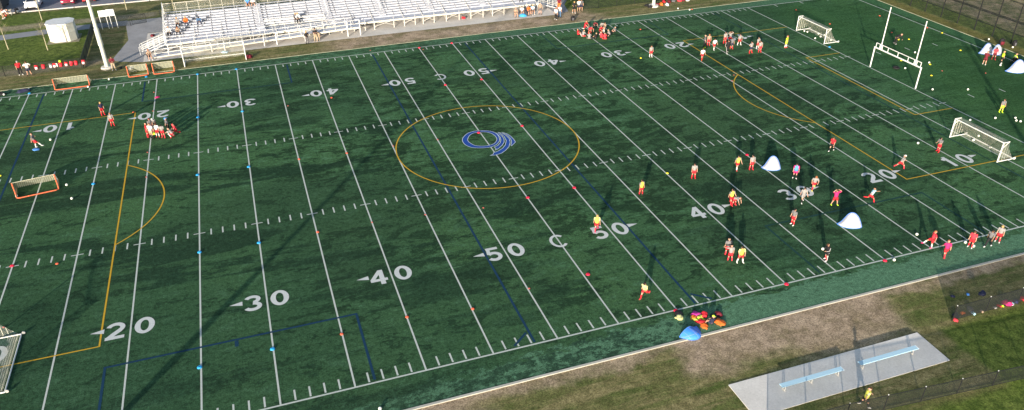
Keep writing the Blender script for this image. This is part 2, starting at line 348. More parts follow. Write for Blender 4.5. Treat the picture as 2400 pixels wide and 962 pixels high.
for X in range(-50,51,5):
    n=55-abs(X)
    if X!=0 and n%10: continue
    for side in (0,1):
        b=NB()
        def T(x0,p,side=side,X=X):
            q=Vector((x0+p[0],NY0+p[1])); 
            if side: q=Vector((2*X-q.x,-(q.y) ))
            return (q.x*YD,q.y*YD)
        if X==0: glyph(b,'C',lambda p:T(-.8,p),.014)
        else:
            glyph(b,str(n//10),lambda p:T(X-1.78,p),.014); glyph(b,'0',lambda p:T(X+.28,p),.014)
            s=-1 if X<0 else 1
            a=1.86; y=-20.3
            pts=[(X+s*a,y+.27),(X+s*a,y-.27),(X+s*(a+1.0),y+.02)]
            if side: pts=[(x,-yy) for x,yy in pts]
            f=poly(b,[(x*YD,yy*YD) for x,yy in pts],.0145); f.normal_update()
            if f.normal.z<0: f.normal_flip()
        plain('yard_number',b,M_wn)
# centre emblem painted on the turf
LG={'outer': [(-2.21, 1.56), (-1.77, 2.31), (-1.15, 2.89), (-0.45, 3.05), (0.27, 2.94), (0.93, 2.61), (1.34, 2.17), (1.51, 1.47), (1.45, 0.69), (1.22, -0.01), (0.72, -0.61), (0.12, -0.94), (-0.56, -0.94), (-1.35, -0.68), (-1.95, -0.25), (-2.28, 0.58)], 'inner': [(-1.67, 1.48), (-1.25, 2.23), (-0.79, 2.59), (-0.26, 2.69), (0.31, 2.57), (0.81, 2.24), (1.09, 1.73), (1.2, 1.12), (1.12, 0.47), (0.8, -0.09), (0.39, -0.44), (-0.15, -0.57), (-0.79, -0.45), (-1.4, -0.06), (-1.68, 0.64), (-1.73, 1.11)], 's1': [(1.42, 1.96), (1.68, 1.66), (1.84, 1.12), (1.83, 0.33), (1.61, -0.38), (1.18, -1.0), (0.68, -1.47), (0.22, -1.76), (0.4, -1.42), (0.32, -1.07), (0.71, -0.94), (1.19, -0.39), (1.45, 0.18), (1.59, 0.81), (1.55, 1.45)], 's2': [(1.73, 1.99), (2.06, 1.61), (2.29, 0.95), (2.34, 0.14), (2.14, -0.68), (1.72, -1.52), (1.13, -2.17), (0.55, -2.6), (-0.09, -2.77), (-0.64, -2.7), (-0.25, -2.52), (-0.13, -2.23), (0.39, -2.06), (1.01, -1.64), (1.52, -1.01), (1.91, -0.15), (2.01, 0.71), (1.91, 1.46)], 's3': [(2.09, 1.86), (2.45, 1.41), (2.66, 0.71), (2.72, -0.05), (2.68, -0.77), (2.36, -1.09), (2.01, -1.46), (2.01, -1.24), (2.32, -0.64), (2.47, 0.15), (2.43, 0.91), (2.27, 1.48)]}
def inset(P,d):
    n=len(P); o=[]
    A=sum(P[i][0]*P[(i+1)%n][1]-P[(i+1)%n][0]*P[i][1] for i in range(n)); s=1 if A>0 else -1
    for i in range(n):
        p=Vector(P[i]); a=(p-Vector(P[i-1])).normalized(); c=(Vector(P[(i+1)%n])-p).normalized(); na=Vector((-a.y,a.x)); nc=Vector((-c.y,c.x)); h=(na+nc)
        h=h.normalized() if h.length>.1 else na
        o.append(p+h*d*s)
    return o
def loop_ribbon(b,P,w,z):
    Q=[Vector(p) for p in P]+[Vector(P[0])]; 
    for p,q in zip(Q,Q[1:]):
        d=(q-p).normalized(); n=Vector((-d.y,d.x))*w/2; p2=p-d*w*.3; q2=q+d*w*.3
        f=poly(b,[p2+n,p2-n,q2-n,q2+n],z); f.normal_update()
        if f.normal.z<0: f.normal_flip()
def smoothp(P,closed=True,k=4):
    n=len(P); o=[]
    for i in range(n):
        p0,p1,p2,p3=[Vector(P[(i+j)%n]) for j in (-1,0,1,2)]
        for t in range(k):
            t/=k; o.append(.5*((2*p1)+(p2-p0)*t+(2*p0-5*p1+4*p2-p3)*t*t+(3*p1-p0-3*p2+p3)*t**3))
    return o
b=NB(); bo=NB()
o_,i_=smoothp(LG['outer']),smoothp(LG['inner'])
n=len(o_); 
def res(P,n):
    c=sum((Vector(p) for p in P),Vector((0,0)))/len(P); out=[]
    L=[0]; Q=list(P)+[P[0]]
    for p,q in zip(Q,Q[1:]): L.append(L[-1]+(Vector(q)-Vector(p)).length)
    for i in range(n):
        t=L[-1]*i/n; j=max(k for k in range(len(L)) if L[k]<=t); j=min(j,len(P)-1); f=(t-L[j])/max(1e-6,L[j+1]-L[j]); out.append(Vector(Q[j]).lerp(Vector(Q[j+1]),f))
    return out
A,B_=res(o_,48),res(i_,48)
for i in range(48): poly(b,[A[i],A[(i+1)%48],B_[(i+1)%48],B_[i]],.016)
loop_ribbon(bo,A,.062,.019); loop_ribbon(bo,B_,.062,.0195)
for j,key in enumerate(('s1','s2','s3')):
    P=[Vector(p) for p in LG[key]]; f=poly(b,P,.017+j*.0005); f.normal_update()
    if f.normal.z<0: f.normal_flip()
    loop_ribbon(bo,P,.055,.020+j*.0005)
plain('field_emblem',b,M_lb); plain('field_emblem_outline',bo,M_lo)
# ------------------------------------------------------------------ bleachers
BX0,BX1,BF,DZ=-31.06,20.5,39.1,1.10
def bleachers():
    t=empty('bleachers',(BX0,BF,0),'long white aluminium bleachers with ten rows of bench seats above the far touchline','bleachers')
    def P(n,b,mt,par=t): return obj(n,b,mt,par,loc=(-BX0,-BF,0))
    L=BX1-BX0; cx=(BX0+BX1)/2
    b=NB(); 
    for j in range(5): box(b,(cx,BF+.14+.28*j,DZ-.02),(L,.262,.05))
    for j in range(4): box(b,(-14.4,40.66+.29*j,DZ-.02),(7.98,.27,.05))
    P('walkway_deck',b,M_alu2)
    b=NB(); box(b,(cx,BF-.03,DZ-.09),(L,.05,.22)); P('front_fascia',b,M_fas)
    AX=(-19.0,-9.8,-2.4,4.6,12.4)
    gap=[(-18.4,-10.4)]
    for k in range(10):
        y=40.5+.61*k; z=DZ+.17*k
        for s0,s1 in ([(BX0,-18.4),(-10.4,BX1)] if k<2 else [(BX0,BX1)]):
            c=(s0+s1)/2; l=s1-s0
            b=NB(); box(b,(c,y+.30,z+.145),(l,.56,.045)); box(b,(c,y+.01,z+.08),(l,.02,.15)); P('footboard',b,M_alu2)
            b=NB(); xs=s0
            while xs<s1-.1:      # seat planks butt end to end
                e=min(xs+6.4,s1); box(b,((xs+e)/2,y+.47,z+.43),(e-xs-.03,.25,.05)); xs=e
            for x in [s0+.3+1.83*i for i in range(int(l/1.83)+1)]: box(b,(x,y+.47,z+.28),(.06,.10,.26))
            P('seat',b,M_alu)
        # risers close off the back of each row
    for x in AX:
        b=NB()
        for k in range(10):
            if k<2 and -18.4<x<-10.4: continue
            y=40.5+.61*k; z=DZ+.17*k; box(b,(x,y+.47,z+.30),(.95,.24,.03)); box(b,(x,y+.34,z+.22),(.95,.02,.12))
        P('aisle_step',b,M_alu2)
        b=NB()
        for k in range(2,9,2):
            y=40.5+.61*k; z=DZ+.17*k; tube(b,(x,y+.2,z+.16),(x,y+.2,z+1.05),.022); tube(b,(x,y+.2,z+1.05),(x,y+.95,z+1.2),.022); tube(b,(x,y+.95,z+1.2),(x,y+.95,z+.35),.022)
        P('aisle_handrail',b,M_white)
    # wheelchair bay front rail
    b=NB()
    for x in (-18.4,-16.4,-14.4,-12.4,-10.4): tube(b,(x,41.75,DZ),(x,41.75,DZ+1.0),.024)
    for z in (.55,1.0): tube(b,(-18.4,41.75,DZ+z),(-10.4,41.75,DZ+z),.022)
    for z in (.25,.55,.9): box(b,(-14.4,41.79,DZ+z-.06),(8,.012,.12))
    P('bay_rail',b,M_white)
    # legs and braces
    lx=[-30.9+1.72*i for i in range(15)]+[-5.3,-4.0,-1.25,.24,1.8,2.96,4.56,6.34,8.25,10.0,11.85,13.28,15.05,16.9,18.6,20.3]
    for x in lx:
        b=NB(); box(b,(x,BF,.55),(.09,.09,1.1)); box(b,(x,BF,.0),(.25,.25,.02)); P('leg',b,M_galv)
    for i,x in enumerate(lx[::2]):
        b=NB()
        for y,h in ((42.2,1.4),(44.6,2.1),(46.9,2.75)): box(b,(x,y,h/2),(.08,.08,h))
        tube(b,(x,BF,.15),(x,42.2,1.3),.03,n=6); tube(b,(x,42.2,.15),(x,44.6,1.9),.03,n=6); tube(b,(x,44.6,.15),(x,46.9,2.6),.03,n=6)
        tube(b,(x,BF,1.02),(x,46.9,2.72),.045,n=6)
        P('support_frame',b,M_galv)
    for i in range(14,len(lx)-1):
        if i%2: continue
        a,c=lx[i],lx[i+1]; b=NB(); tube(b,(a+.05,BF-.05,.38),(c-.1,BF-.05,1.0),.034,n=6); tube(b,(a+.2,BF+.07,1.0),(c-.05,BF+.07,.35),.028,n=6); P('brace',b,M_galv)
    for i in range(0,14,3):
        a,c=lx[i],lx[i+1]; b=NB(); tube(b,(a,BF,.3),(c,BF,1.0),.034,n=6); P('brace',b,M_galv)
    # rear and end guard rails
    b=NB(); yb,zt=46.98,4.12
    xs=[BX0+.02+i*(L-.04)/34 for i in range(35)]
    for x in xs: tube(b,(x,yb,2.6),(x,yb,zt),.028,n=6)
    tube(b,(BX0,yb,zt),(BX1,yb,zt),.04,n=6); tube(b,(BX0,yb,3.3),(BX1,yb,3.3),.018,n=6)
    P('back_rail',b,M_fas)
    b=NB(); poly(b,[(BX0,yb+.01,2.9),(BX1,yb+.01,2.9),(BX1,yb+.01,zt),(BX0,yb+.01,zt)]); P('back_mesh',b,mesh_fabric('pale_chain_link',(.35,.36,.33),.09,.10,True))
    for x in (BX0-.04,BX1+.04):
        b=NB()
        for i in range(7):
            y=40.5+i*(46.98-40.5)/6; z=DZ+.17*(y-40.5)/.61; tube(b,(x,y,z-.1),(x,y,z+1.45),.03,n=6)
        z1=DZ+.17*(46.98-40.5)/.61
        for dz in (.35,.75,1.15,1.45): tube(b,(x,40.5,DZ+dz),(x,46.98,z1+dz),.026,n=6)
        if x<0: tube(b,(x,BF,DZ),(x,BF,DZ+1.1),.04,n=6); tube(b,(x,40.5,DZ),(x,40.5,DZ+1.45),.045,n=6)
        P('end_rail',b,M_white)
    b=NB()                                         # rail along the deck edge above the ramp
    for i in range(15): x=-30.9+i*1.66; tube(b,(x,BF+.03,DZ),(x,BF+.03,DZ+.9),.02,n=6)
    for z in (.45,.9): tube(b,(-31,BF+.03,DZ+z),(-8.1,BF+.03,DZ+z),.022,n=6)
    P('deck_rail',b,M_white)
    for x in lx[15:]:
        b=NB(); tube(b,(x,BF,DZ),(x,BF,DZ+.32),.02,n=6); P('toe_post',b,M_white)
    # access ramp
    RY0,RY1=37.32,38.72; x0,x1,x2=-32.7,-8.05,-6.25
    def rz(x): return .07+(DZ-.09)*max(0,min(1,(x-x0)/(x1-x0)))
    b=NB()
    vs=[(x0,RY0,.07),(x1,RY0,rz(x1)),(x1,RY1,rz(x1)),(x0,RY1,.07)]
    top=[b.verts.new(v) for v in vs]; bot=[b.verts.new((v[0],v[1],v[2]-.06)) for v in vs]
    b.faces.new(top); b.faces.new(bot[::-1])
    for i in range(4): b.faces.new((top[i],top[(i+1)%4],bot[(i+1)%4],bot[i]))
    box(b,((x1+x2)/2,(RY0+BF)/2,rz(x1)-.03),(x2-x1,BF-RY0-.06,.06)); P('ramp_deck',b,M_alu2)
    b=NB()
    for yy in (RY0-.03,RY1+.03):
        v=[b.verts.new(q) for q in ((x0,yy,.02),(x1,yy,rz(x1)-.17),(x1,yy,rz(x1)+.06),(x0,yy,.16))]; v2=[b.verts.new(Vector(q.co)+Vector((0,.03,0))) for q in v]
        b.faces.new(v); b.faces.new(v2[::-1])
        for i in range(4): b.faces.new((v[i],v[(i+1)%4],v2[(i+1)%4],v2[i]))
    box(b,((x1+x2)/2,RY0-.015,rz(x1)-.06),(x2-x1,.03,.23)); P('ramp_fascia',b,M_fas)
    for yy in (RY0+.03,RY1-.03):
        b=NB(); n=16
        for i in range(n+1):
            x=x0+.35+(x1-x0-.35)*i/n; tube(b,(x,yy,rz(x)-.05),(x,yy,rz(x)+1.0),.026,n=6)
        for dz in (.5,.98): tube(b,(x0+.3,yy,rz(x0+.3)+dz),(x1,yy,rz(x1)+dz),.026,n=6)
        for q in ((x1,x2),):
            if yy<38:
                for dz in (.5,.98): tube(b,(x1,yy,rz(x1)+dz),(x2,yy,rz(x1)+dz),.026,n=6)
                tube(b,((x1+x2)/2-.3,yy,rz(x1)),((x1+x2)/2-.3,yy,rz(x1)+1),.026,n=6)
        P('ramp_rail',b,M_white)
    for x in (-8.0,-6.3,-12.1,-13.7,-17.4,-19.0,-24.0,-25.6):
        for yy in (RY0-.09,):
            b=NB(); box(b,(x,yy,(rz(x)+1.05)/2),(.11,.10,rz(x)+1.05)); P('ramp_post',b,M_white)
    # stairs at both ends
    for sx,xe,y0,y1 in ((-1,BX0,39.25,40.45),(1,BX1,39.25,40.45)):
        b=NB()
        for i in range(6):
            x=xe+sx*(.20+.46*(5-i)); z=DZ*(i+.6)/6.6; box(b,(x,(y0+y1)/2,z),(.40,y1-y0,.04)); box(b,(x-sx*.2,(y0+y1)/2,z+.08),(.015,y1-y0,.10))
        P('stair_tread',b,M_alu)
        for yy in (y0,y1):
            b=NB(); e=xe+sx*2.95
            tube(b,(xe,yy,DZ-.08),(e,yy,.06),.05,n=6)
            for dz in (.28,.52,.76,1.02): tube(b,(xe,yy,DZ+dz),(e,yy,.12+dz),.024,n=6)
            for f in (0,.25,.5,.75,1): x=xe+(e-xe)*f; z=DZ+(0.1-DZ)*f; tube(b,(x,yy,z-.05),(x,yy,z+1.03),.026,n=6)
            tube(b,(e,yy,1.12),(e+sx*.3,yy,1.0),.024,n=6); tube(b,(e+sx*.3,yy,1.0),(e+sx*.3,yy,.0),.026,n=6)
            P('stair_rail',b,M_white)
bleachers()

# ------------------------------------------------------------------ goals
def soccer_goal(loc,rz,w,h,dt,db,label,net=M_net,brace=True,r=.055,group='full-frame white soccer goals'):
    t=empty('soccer_goal',loc,label,'soccer goal',group,rz)
    for s in (-1,1):
        b=NB(); tube(b,(s*w/2,0,0),(s*w/2,0,h),r); obj('post',b,M_white,t,smooth=False)
        b=NB(); tube(b,(s*w/2,0,.05),(s*w/2,db,.05),r*.85); obj('side_bar',b,M_white,t)
        b=NB(); tube(b,(s*w/2,0,h),(s*w/2,dt,h),r*.7); tube(b,(s*w/2,dt,h),(s*w/2,.02,h-.62),r*.5); obj('corner_brace',b,M_white,t) if brace else obj('corner_brace',b,M_white,t)
        b=NB(); 
        r_=bmesh.ops.create_cone(b,cap_ends=True,segments=14,radius1=.11,radius2=.11,depth=.07)['verts']; bmesh.ops.transform(b,matrix=Matrix.Translation((s*(w/2+.02),db+.14,.11))@Matrix.Rotation(PI/2,4,'Y'),verts=r_); obj('wheel',b,mat('grey_rubber',(.35,.35,.34),.7),t)
    b=NB(); tube(b,(-w/2,0,h),(w/2,0,h),r); obj('crossbar',b,M_white,t)
    b=NB(); tube(b,(-w/2,db,.05),(w/2,db,.05),r*.85); obj('ground_bar',b,M_white,t)
    b=NB(); nx,nz=28,12; rnd=random.Random(int(w*100+h*10+loc[0]))
    rows=[]
    for j in range(nz+1):
        f=j/nz; row=[]
        for i in range(nx+1):
            x=-w/2+w*i/nx; sag=.22*math.sin(PI*f)*(1+.35*math.sin(i*1.1))
            y=dt+(db-dt)*f**1.4-sag*.5; z=h*(1-f)+.03
            if j==nz: y=db-.55-.32*abs(math.sin(i*.55+1)); z=.035
            elif j==nz-1: y=db-.12; z=.06
            row.append(b.verts.new((x,y,z)))
        rows.append(row)
    for j in range(nz):
        for i in range(nx): b.faces.new((rows[j][i],rows[j][i+1],rows[j+1][i+1],rows[j+1][i]))
    top=[b.verts.new((-w/2+w*i/nx,.02,h-.01)) for i in range(nx+1)]; md=[b.verts.new((-w/2+w*i/nx,dt/2,h-.08-.03*math.sin(i))) for i in range(nx+1)]
    for i in range(nx): b.faces.new((top[i],top[i+1],md[i+1],md[i])); b.faces.new((md[i],md[i+1],rows[0][i+1],rows[0][i]))
    for i in (0,nx):
        vs=[rows[j][i] for j in range(nz-1)]; fr=[b.verts.new((rows[0][i].co.x,.03,h*(1-j/(nz-2))+.02*(1-j/(nz-2)))) for j in range(nz-1)]
        for j in range(nz-2): b.faces.new((vs[j],vs[j+1],fr[j+1],fr[j]))
    obj('net',b,net,t,smooth=True); return t
soccer_goal((44.36,-17.52,0),-PI/2,5.72,2.05,.75,2.02,'white soccer goal standing over the yellow line beside the right near 10 marking',)
soccer_goal((50.56,15.50,0),-PI/2,5.82,2.0,.72,2.1,'white soccer goal with several balls in it, behind the goalkeeper in neon yellow')
soccer_goal((-25.23,32.78,0),0,7.32,2.44,.9,2.35,'large white soccer goal on the worn strip in front of the bleacher ramp')
soccer_goal((-41.05,-19.9,0),-PI/2,5.85,2.05,.75,2.02,'white soccer goal cut off by the left edge of the photo over the near 10')
def orange_goal(loc,rz,w,h,d,label):
    t=empty('training_goal',loc,label,'training goal','orange framed training goals',rz)
    for s in (-1,1):
        b=NB(); path(b,[(s*w/2,-.16,.05),(s*w/2,.02,.30),(s*w/2,.10,h)],.055); obj('post',b,M_orange,t)
        b=NB(); tube(b,(s*(w/2),-.16,.05),(s*(w/2-.22),-.30,.05),.05); tube(b,(s*w/2,-.16,.05),(s*w/2,d,.05),.02); obj('side_tube',b,M_orange,t)
    b=NB(); tube(b,(-w/2+.2,-.30,.05),(-.12,-.30,.05),.055); tube(b,(.12,-.30,.05),(w/2-.2,-.30,.05),.055); tube(b,(-.14,-.30,.05),(.14,-.30,.05),.047); obj('ground_tube',b,M_orange,t)
    b=NB(); tube(b,(-w/2,.10,h),(w/2,.10,h),.022); obj('top_tube',b,mat('pale_tube',(.5,.48,.36),.6),t)
    b=NB(); nx,nz=14,8; rows=[]
    for j in range(nz+1):
        f=j/nz; rows.append([b.verts.new((-w/2+w*i/nx,.10+(d-.1)*(f**.8)-.06*math.sin(PI*f),h*(1-f)+.03)) for i in range(nx+1)])
    for j in range(nz):
        for i in range(nx): b.faces.new((rows[j][i],rows[j][i+1],rows[j+1][i+1],rows[j+1][i]))
    for i in (0,nx):
        c=b.verts.new((rows[0][i].co.x,.02,.05))
        for j in range(nz): b.faces.new((rows[j][i],rows[j+1][i],c))
    obj('net',b,M_net2,t,smooth=True); return t
orange_goal((-41.1,4.25,0),R(9),3.35,1.42,1.9,'orange framed training goal on the left 10 yard line near the hash marks')
orange_goal((-41.25,30.35,0),R(1),3.65,1.25,1.6,'orange framed training goal outside the far touchline, furthest left')
orange_goal((-34.15,31.7,0),R(2),2.2,1.3,1.5,'orange framed training goal with a white bag inside, left of the pair')
orange_goal((-31.25,31.65,0),R(0),2.35,1.3,1.5,'orange framed training goal nearest the large white goal, right of a side by side pair')

def goal_post():
    t=empty('football_goalpost',(50.55,.25,0),'tall white H shaped football goalpost with ladder crossbar on the right goal line','goalpost')
    X=0; yl,yr=3.70,-3.70
    for y in (yl,yr):
        b=NB(); tube(b,(0,y,0),(0,y,2.5),.075,n=12); obj('leg',b,M_white,t)
    for z,a,c,r in ((2.5,yl+.05,yr-.05,.085),(3.08,yl-.15,yr+.15,.045)):
        b=NB(); tube(b,(0,a,z),(0,c,z),r,n=10); obj('crossbar',b,M_white,t)
    for y in (yl-.15,2.95,2.55,1.6,0,-1.6,-2.55,-2.95,yr+.15):
        b=NB(); tube(b,(0,y,2.5),(0,y,3.08),.04,n=8); obj('rung',b,M_white,t)
    for y in (2.75,-2.75):
        b=NB(); tube(b,(0,y,2.5),(0,y,7.65),.06,.055,n=10); obj('upright',b,M_white,t)
goal_post()

# ------------------------------------------------------------------ light masts
def mast(loc,label,h=24,col=M_white,rb=.25):
    t=empty('light_mast',loc,label,'light mast','floodlight masts round the field')
    b=NB(); v=bmesh.ops.create_cone(b,cap_ends=True,segments=20,radius1=.75,radius2=.7,depth=.22)['verts']; bmesh.ops.translate(b,vec=(0,0,.09),verts=v); obj('concrete_base',b,M_conc,t)
    b=NB(); tube(b,(0,0,.2),(0,0,h),rb,rb*.4,n=18); obj('pole',b,M_pole,t,smooth=False)
    b=NB(); tube(b,(0,0,2.9),(0,0,5.0),rb+.04,rb+.03,n=18); obj('sleeve',b,M_pole,t)
    for z in (h-.4,h-1.5):
        b=NB(); tube(b,(-1.7,0,z),(1.7,0,z),.07); obj('cross_arm',b,M_galv,t)
        for i in range(5):
            b=NB(); s=-1 if loc[1]>0 else 1
            v=bmesh.ops.create_cone(b,cap_ends=True,segments=12,radius1=.3,radius2=.14,depth=.4)['verts']; bmesh.ops.transform(b,matrix=Matrix.Translation((-1.6+.8*i,s*.3,z))@Matrix.Rotation(s*R(-60),4,'X'),verts=v); obj('floodlight',b,M_galv,t)
M_pole=mat('cream_mast_paint',(.47,.49,.44),.5,noise=.06,nscale=3)
mast((-37.95,35.75,0),'tall cream light mast on a round concrete base beside the person in the maroon hoodie')
mast((37.5,35.2,0),'cream light mast among the bags at the far fence, cut off by the top edge')
mast((-38.2,-36.0,0),'light mast outside the frame whose long shadow crosses the left half of the field')
mast((37.6,-36.2,0),'light mast outside the frame behind the near right corner of the field')

# ------------------------------------------------------------------ fences
def fence(pts,h,step,label,mt,pr=.035,rails=(1.0,),group='black chain link fences',cap=False,posts=None):
    t=empty('chain_link_fence',(pts[0][0],pts[0][1],0),label,'fence',group); O=Vector((pts[0][0],pts[0][1],0))
    for p,q in zip(pts,pts[1:]):
        p=Vector((*p,0))-O; q=Vector((*q,0))-O; d=q-p; n=max(1,round(d.length/step))
        ps=[p+d*i/n for i in range(n+1)]
        for v in ps:
            b=NB(); tube(b,v,v+Vector((0,0,h+.03)),pr,n=8); po=obj('post',b,M_blk,t)
            if cap: b=NB(); ball_(b,v+Vector((0,0,h+.06)),pr*1.1,8,6); obj('post_cap',b,mat('worn_cap',(.5,.5,.5),.4),po)
        for f in rails:
            b=NB(); tube(b,p+Vector((0,0,h*f)),q+Vector((0,0,h*f)),pr*.62,n=6); obj('rail',b,M_blk,t)
        b=NB(); poly(b,[p+Vector((0,.0,.02)),q+Vector((0,0,.02)),q+Vector((0,0,h)),p+Vector((0,0,h))]); obj('wire_mesh',b,mt,t)
    return t
fence([(-62,37.0),(-49.35,36.85),(-40.9,36.65)],1.3,2.9,'black chain link fence along the left lawn with red bags hanging on it',M_chx)
fence([(-40.75,36.65),(-40.95,53.0)],1.35,2.7,'fence covered in dark windscreen cloth running back from behind the cream mast',M_screen,rails=(1,.05))
fence([(-40.9,52.75),(-38.6,52.55),(-36.25,52.5)],1.4,2.3,'short black chain link fence behind the white notice board',M_chx)
fence([(-32.4,55.0),(-31.6,49.2)],1.3,2.9,'short black chain link fence beside the bleachers end rail',M_chy)
t=empty('gate',(-36.2,52.6,0),'open black chain link gate with a diagonal brace on the grey plaza','gate'); 
b=NB(); path(b,[(0.15,.02,.12),(2.0,.5,.12),(2.0,.5,1.35),(.15,.02,1.35),(.15,.02,.12)],.028); tube(b,(.15,.02,1.3),(2.0,.5,.2),.02); obj('gate_frame',b,M_blk,t)
b=NB(); poly(b,[(.15,.02,.12),(2.0,.5,.12),(2.0,.5,1.35),(.15,.02,1.35)]); obj('gate_mesh',b,M_chx,t)
fence([(26.7,37.75),(29.4,37.3),(74,36.9)],1.6,2.95,'black chain link fence along the far touchline with bags piled at its foot',M_chx,rails=(1,.04))
fence([(26.7,37.75),(27.6,46)],1.6,2.8,'black chain link fence returning beside the plaza by the dark shrub',M_chy)
E5=fence([(73.6,36.9),(73.6,-40)],5.2,3.0,'tall black chain link fence beyond the right end of the field',mesh_fabric('open_chain_link',(.012,.015,.012),.11,.13,True,axes='yz'),pr=.075,rails=(.262,.545,.575,1.0))
fence([(22.0,-37.2),(46,-37.2)],1.25,3.0,'low black mesh fence with kit bags along its foot at the right edge',mesh_fabric('dense_chain_link',(.012,.015,.014),.05,.42,True),cap=True,rails=(1,.03))
fence([(3.5,-42.0),(8.9,-42.15),(22,-43.2),(46,-44.0)],1.2,2.6,'low black mesh fence below the concrete bench pad in the bottom right corner',mesh_fabric('dense_chain_link_near',(.012,.015,.014),.05,.26,True),cap=True,rails=(1,.03))

# ------------------------------------------------------------------ shed, notice board, benches
t=empty('storage_shed',(-44.4,49.6,0),'white octagonal storage shed with a flat roof on the left lawn','shed')
def octa(w,d,c,z0,z1,b):
    P=[(-w/2+c,-d/2),(w/2-c,-d/2),(w/2,-d/2+c),(w/2,d/2-c),(w/2-c,d/2),(-w/2+c,d/2),(-w/2,d/2-c),(-w/2,-d/2+c)]
    v0=[b.verts.new((x,y,z0)) for x,y in P]; v1=[b.verts.new((x,y,z1)) for x,y in P]
    for i in range(8): b.faces.new((v0[i],v0[(i+1)%8],v1[(i+1)%8],v1[i]))
    b.faces.new(v1); b.faces.new(v0[::-1])
mw=mat('shed_cladding',(.56,.55,.49),.6,noise=.10,nscale=2)
b=NB(); octa(3.3,2.9,.75,0,1.16,b); octa(3.36,2.96,.75,1.16,1.22,b); octa(3.3,2.9,.75,1.22,2.34,b); obj('wall',b,mw,t)
b=NB(); octa(3.42,3.02,.76,2.343,2.45,b); obj('roof',b,mat('shed_roof',(.62,.62,.62),.6,noise=.1,nscale=2),t)
b=NB(); box(b,(1.655,.1,.95),(.03,.85,1.8)); obj('door',b,mat('shed_door',(.62,.62,.60),.6),t)
b=NB(); box(b,(-.3,-1.47,.75),(.5,.02,.28))
for i in range(4): box(b,(-.3,-1.485,.65+.07*i),(.46,.02,.02))
obj('vent',b,mat('vent_grey',(.42,.42,.40),.6),t)
b=NB(); box(b,(1.69,.42,.95),(.04,.05,.14)); obj('door_handle',b,M_blk,t)
b=NB(); box(b,(0,0,-.02),(3.9,3.5,.03)); obj('gravel_base',b,paved('shed_gravel',(.17,.17,.11),(.24,.22,.17)),t)
t=empty('notice_board',(-38.9,52.1,0),'blank white panel raised on four thin white legs beside the path','board')
b=NB(); box(b,(-.52,-.02,2.21),(1.0,.07,.86),R(3)); box(b,(.48,.0,2.24),(1.0,.07,.90),R(-2)); obj('panel',b,mat('board_white',(.82,.82,.80),.5),t)
for x,y in ((-1.0,0),(-.16,.06),(.28,.08),(1.0,0)):
    b=NB(); tube(b,(x,y+.05,0),(x,y+.05,2.6),.04); obj('leg',b,M_white,t)
mb=mat('bench_aluminium',(.42,.62,.74),.45,0)
def bench(x0,x1,y,label,legs):
    t=empty('bench',((x0+x1)/2,y,.024),label,'bench','pale blue team benches on the concrete pad')
    b=NB(); L=x1-x0; box(b,(0,0,.45),(L,.34,.045)); bmesh.ops.bevel(b,geom=b.edges[:],offset=.008,segments=1); obj('seat',b,mb,t)
    for f in legs:
        b=NB(); x=-L/2+.3+(L-.6)*f; tube(b,(x,-.10,0),(x,-.06,.42),.025); tube(b,(x,.10,0),(x,.06,.42),.025); tube(b,(x,-.16,.02),(x,.16,.02),.022); obj('leg',b,M_galv,t)
    b=NB(); box(b,(L/2+.012,0,.45),(.025,.35,.055)); obj('end_cap',b,mat('end_cap',(.75,.8,.85),.4),t)
bench(6.55,11.15,-38.95,'pale blue bench on the concrete pad, left of the two',(0,.5,1)); bench(12.5,17.1,-38.95,'pale blue bench on the concrete pad, right of the two',(0,1))

# ------------------------------------------------------------------ trees
M_bark=mat('pale_bark',(.34,.31,.20),.8,noise=.2,nscale=12); M_leaf=mat('dark_needles',(.022,.045,.016),.8,noise=.4,nscale=6)
M_twig=mat('grey_twig',(.16,.14,.10),.9); M_bud=mat('spring_buds',(.20,.22,.05),.8)
def sapling(loc,h,label,lean=0,seed=1):
    rnd=random.Random(seed); t=empty('sapling',loc,label,'tree','bare young trees on the left lawn')
    b=NB(); pts=[Vector((lean*f*f,0,h*f)) for f in (0,.25,.5,.75,1)]
    for i in range(4): tube(b,pts[i],pts[i+1],.075*(1-.2*i),.075*(1-.2*(i+1)),n=8)
    obj('trunk',b,M_bark,t); tips=[]
    for i in range(16):
        f=.42+.56*i/16; p=Vector((lean*f*f,0,h*f)); a=rnd.uniform(0,2*PI); l=h*.3*(1.15-f)+.25; q=p+Vector((math.cos(a)*l,math.sin(a)*l,l*rnd.uniform(.7,1.3)))
        b=NB(); tube(b,p,q,.016,.007,n=5)
        for k in range(3):
            s=p.lerp(q,rnd.uniform(.3,.9)); e=s+Vector((rnd.uniform(-.3,.3),rnd.uniform(-.3,.3),rnd.uniform(.15,.45))); tube(b,s,e,.010,.005,n=4); tips.append(e)
        obj('branch',b,M_twig,t); tips.append(q)
    b=NB()
    for e in tips:
        for k in range(3):
            p=e+Vector((rnd.gauss(0,.08),rnd.gauss(0,.08),rnd.gauss(0,.08))); v=[b.verts.new(p+Vector((rnd.uniform(-.04,.04),rnd.uniform(-.04,.04),rnd.uniform(-.04,.04)))) for _ in range(3)]; b.faces.new(v)
    obj('crown',b,M_bud,t)
sapling((-48.6,59.7,0),5.6,'bare sapling on the grass verge in front of the white car',0,1)
sapling((-50.85,47.5,0),4.2,'bare sapling on the left lawn, nearest the left edge of the photo',-.1,2)
sapling((-45.9,45.4,0),3.6,'thin sapling on the lawn in front of the white shed',0,3)
sapling((-37.3,60.5,0),5.2,'bare sapling on the grass verge behind the open gate',0,4)
sapling((-30.6,58.0,0),4.6,'bare sapling seen behind the bleachers back rail',0,5)
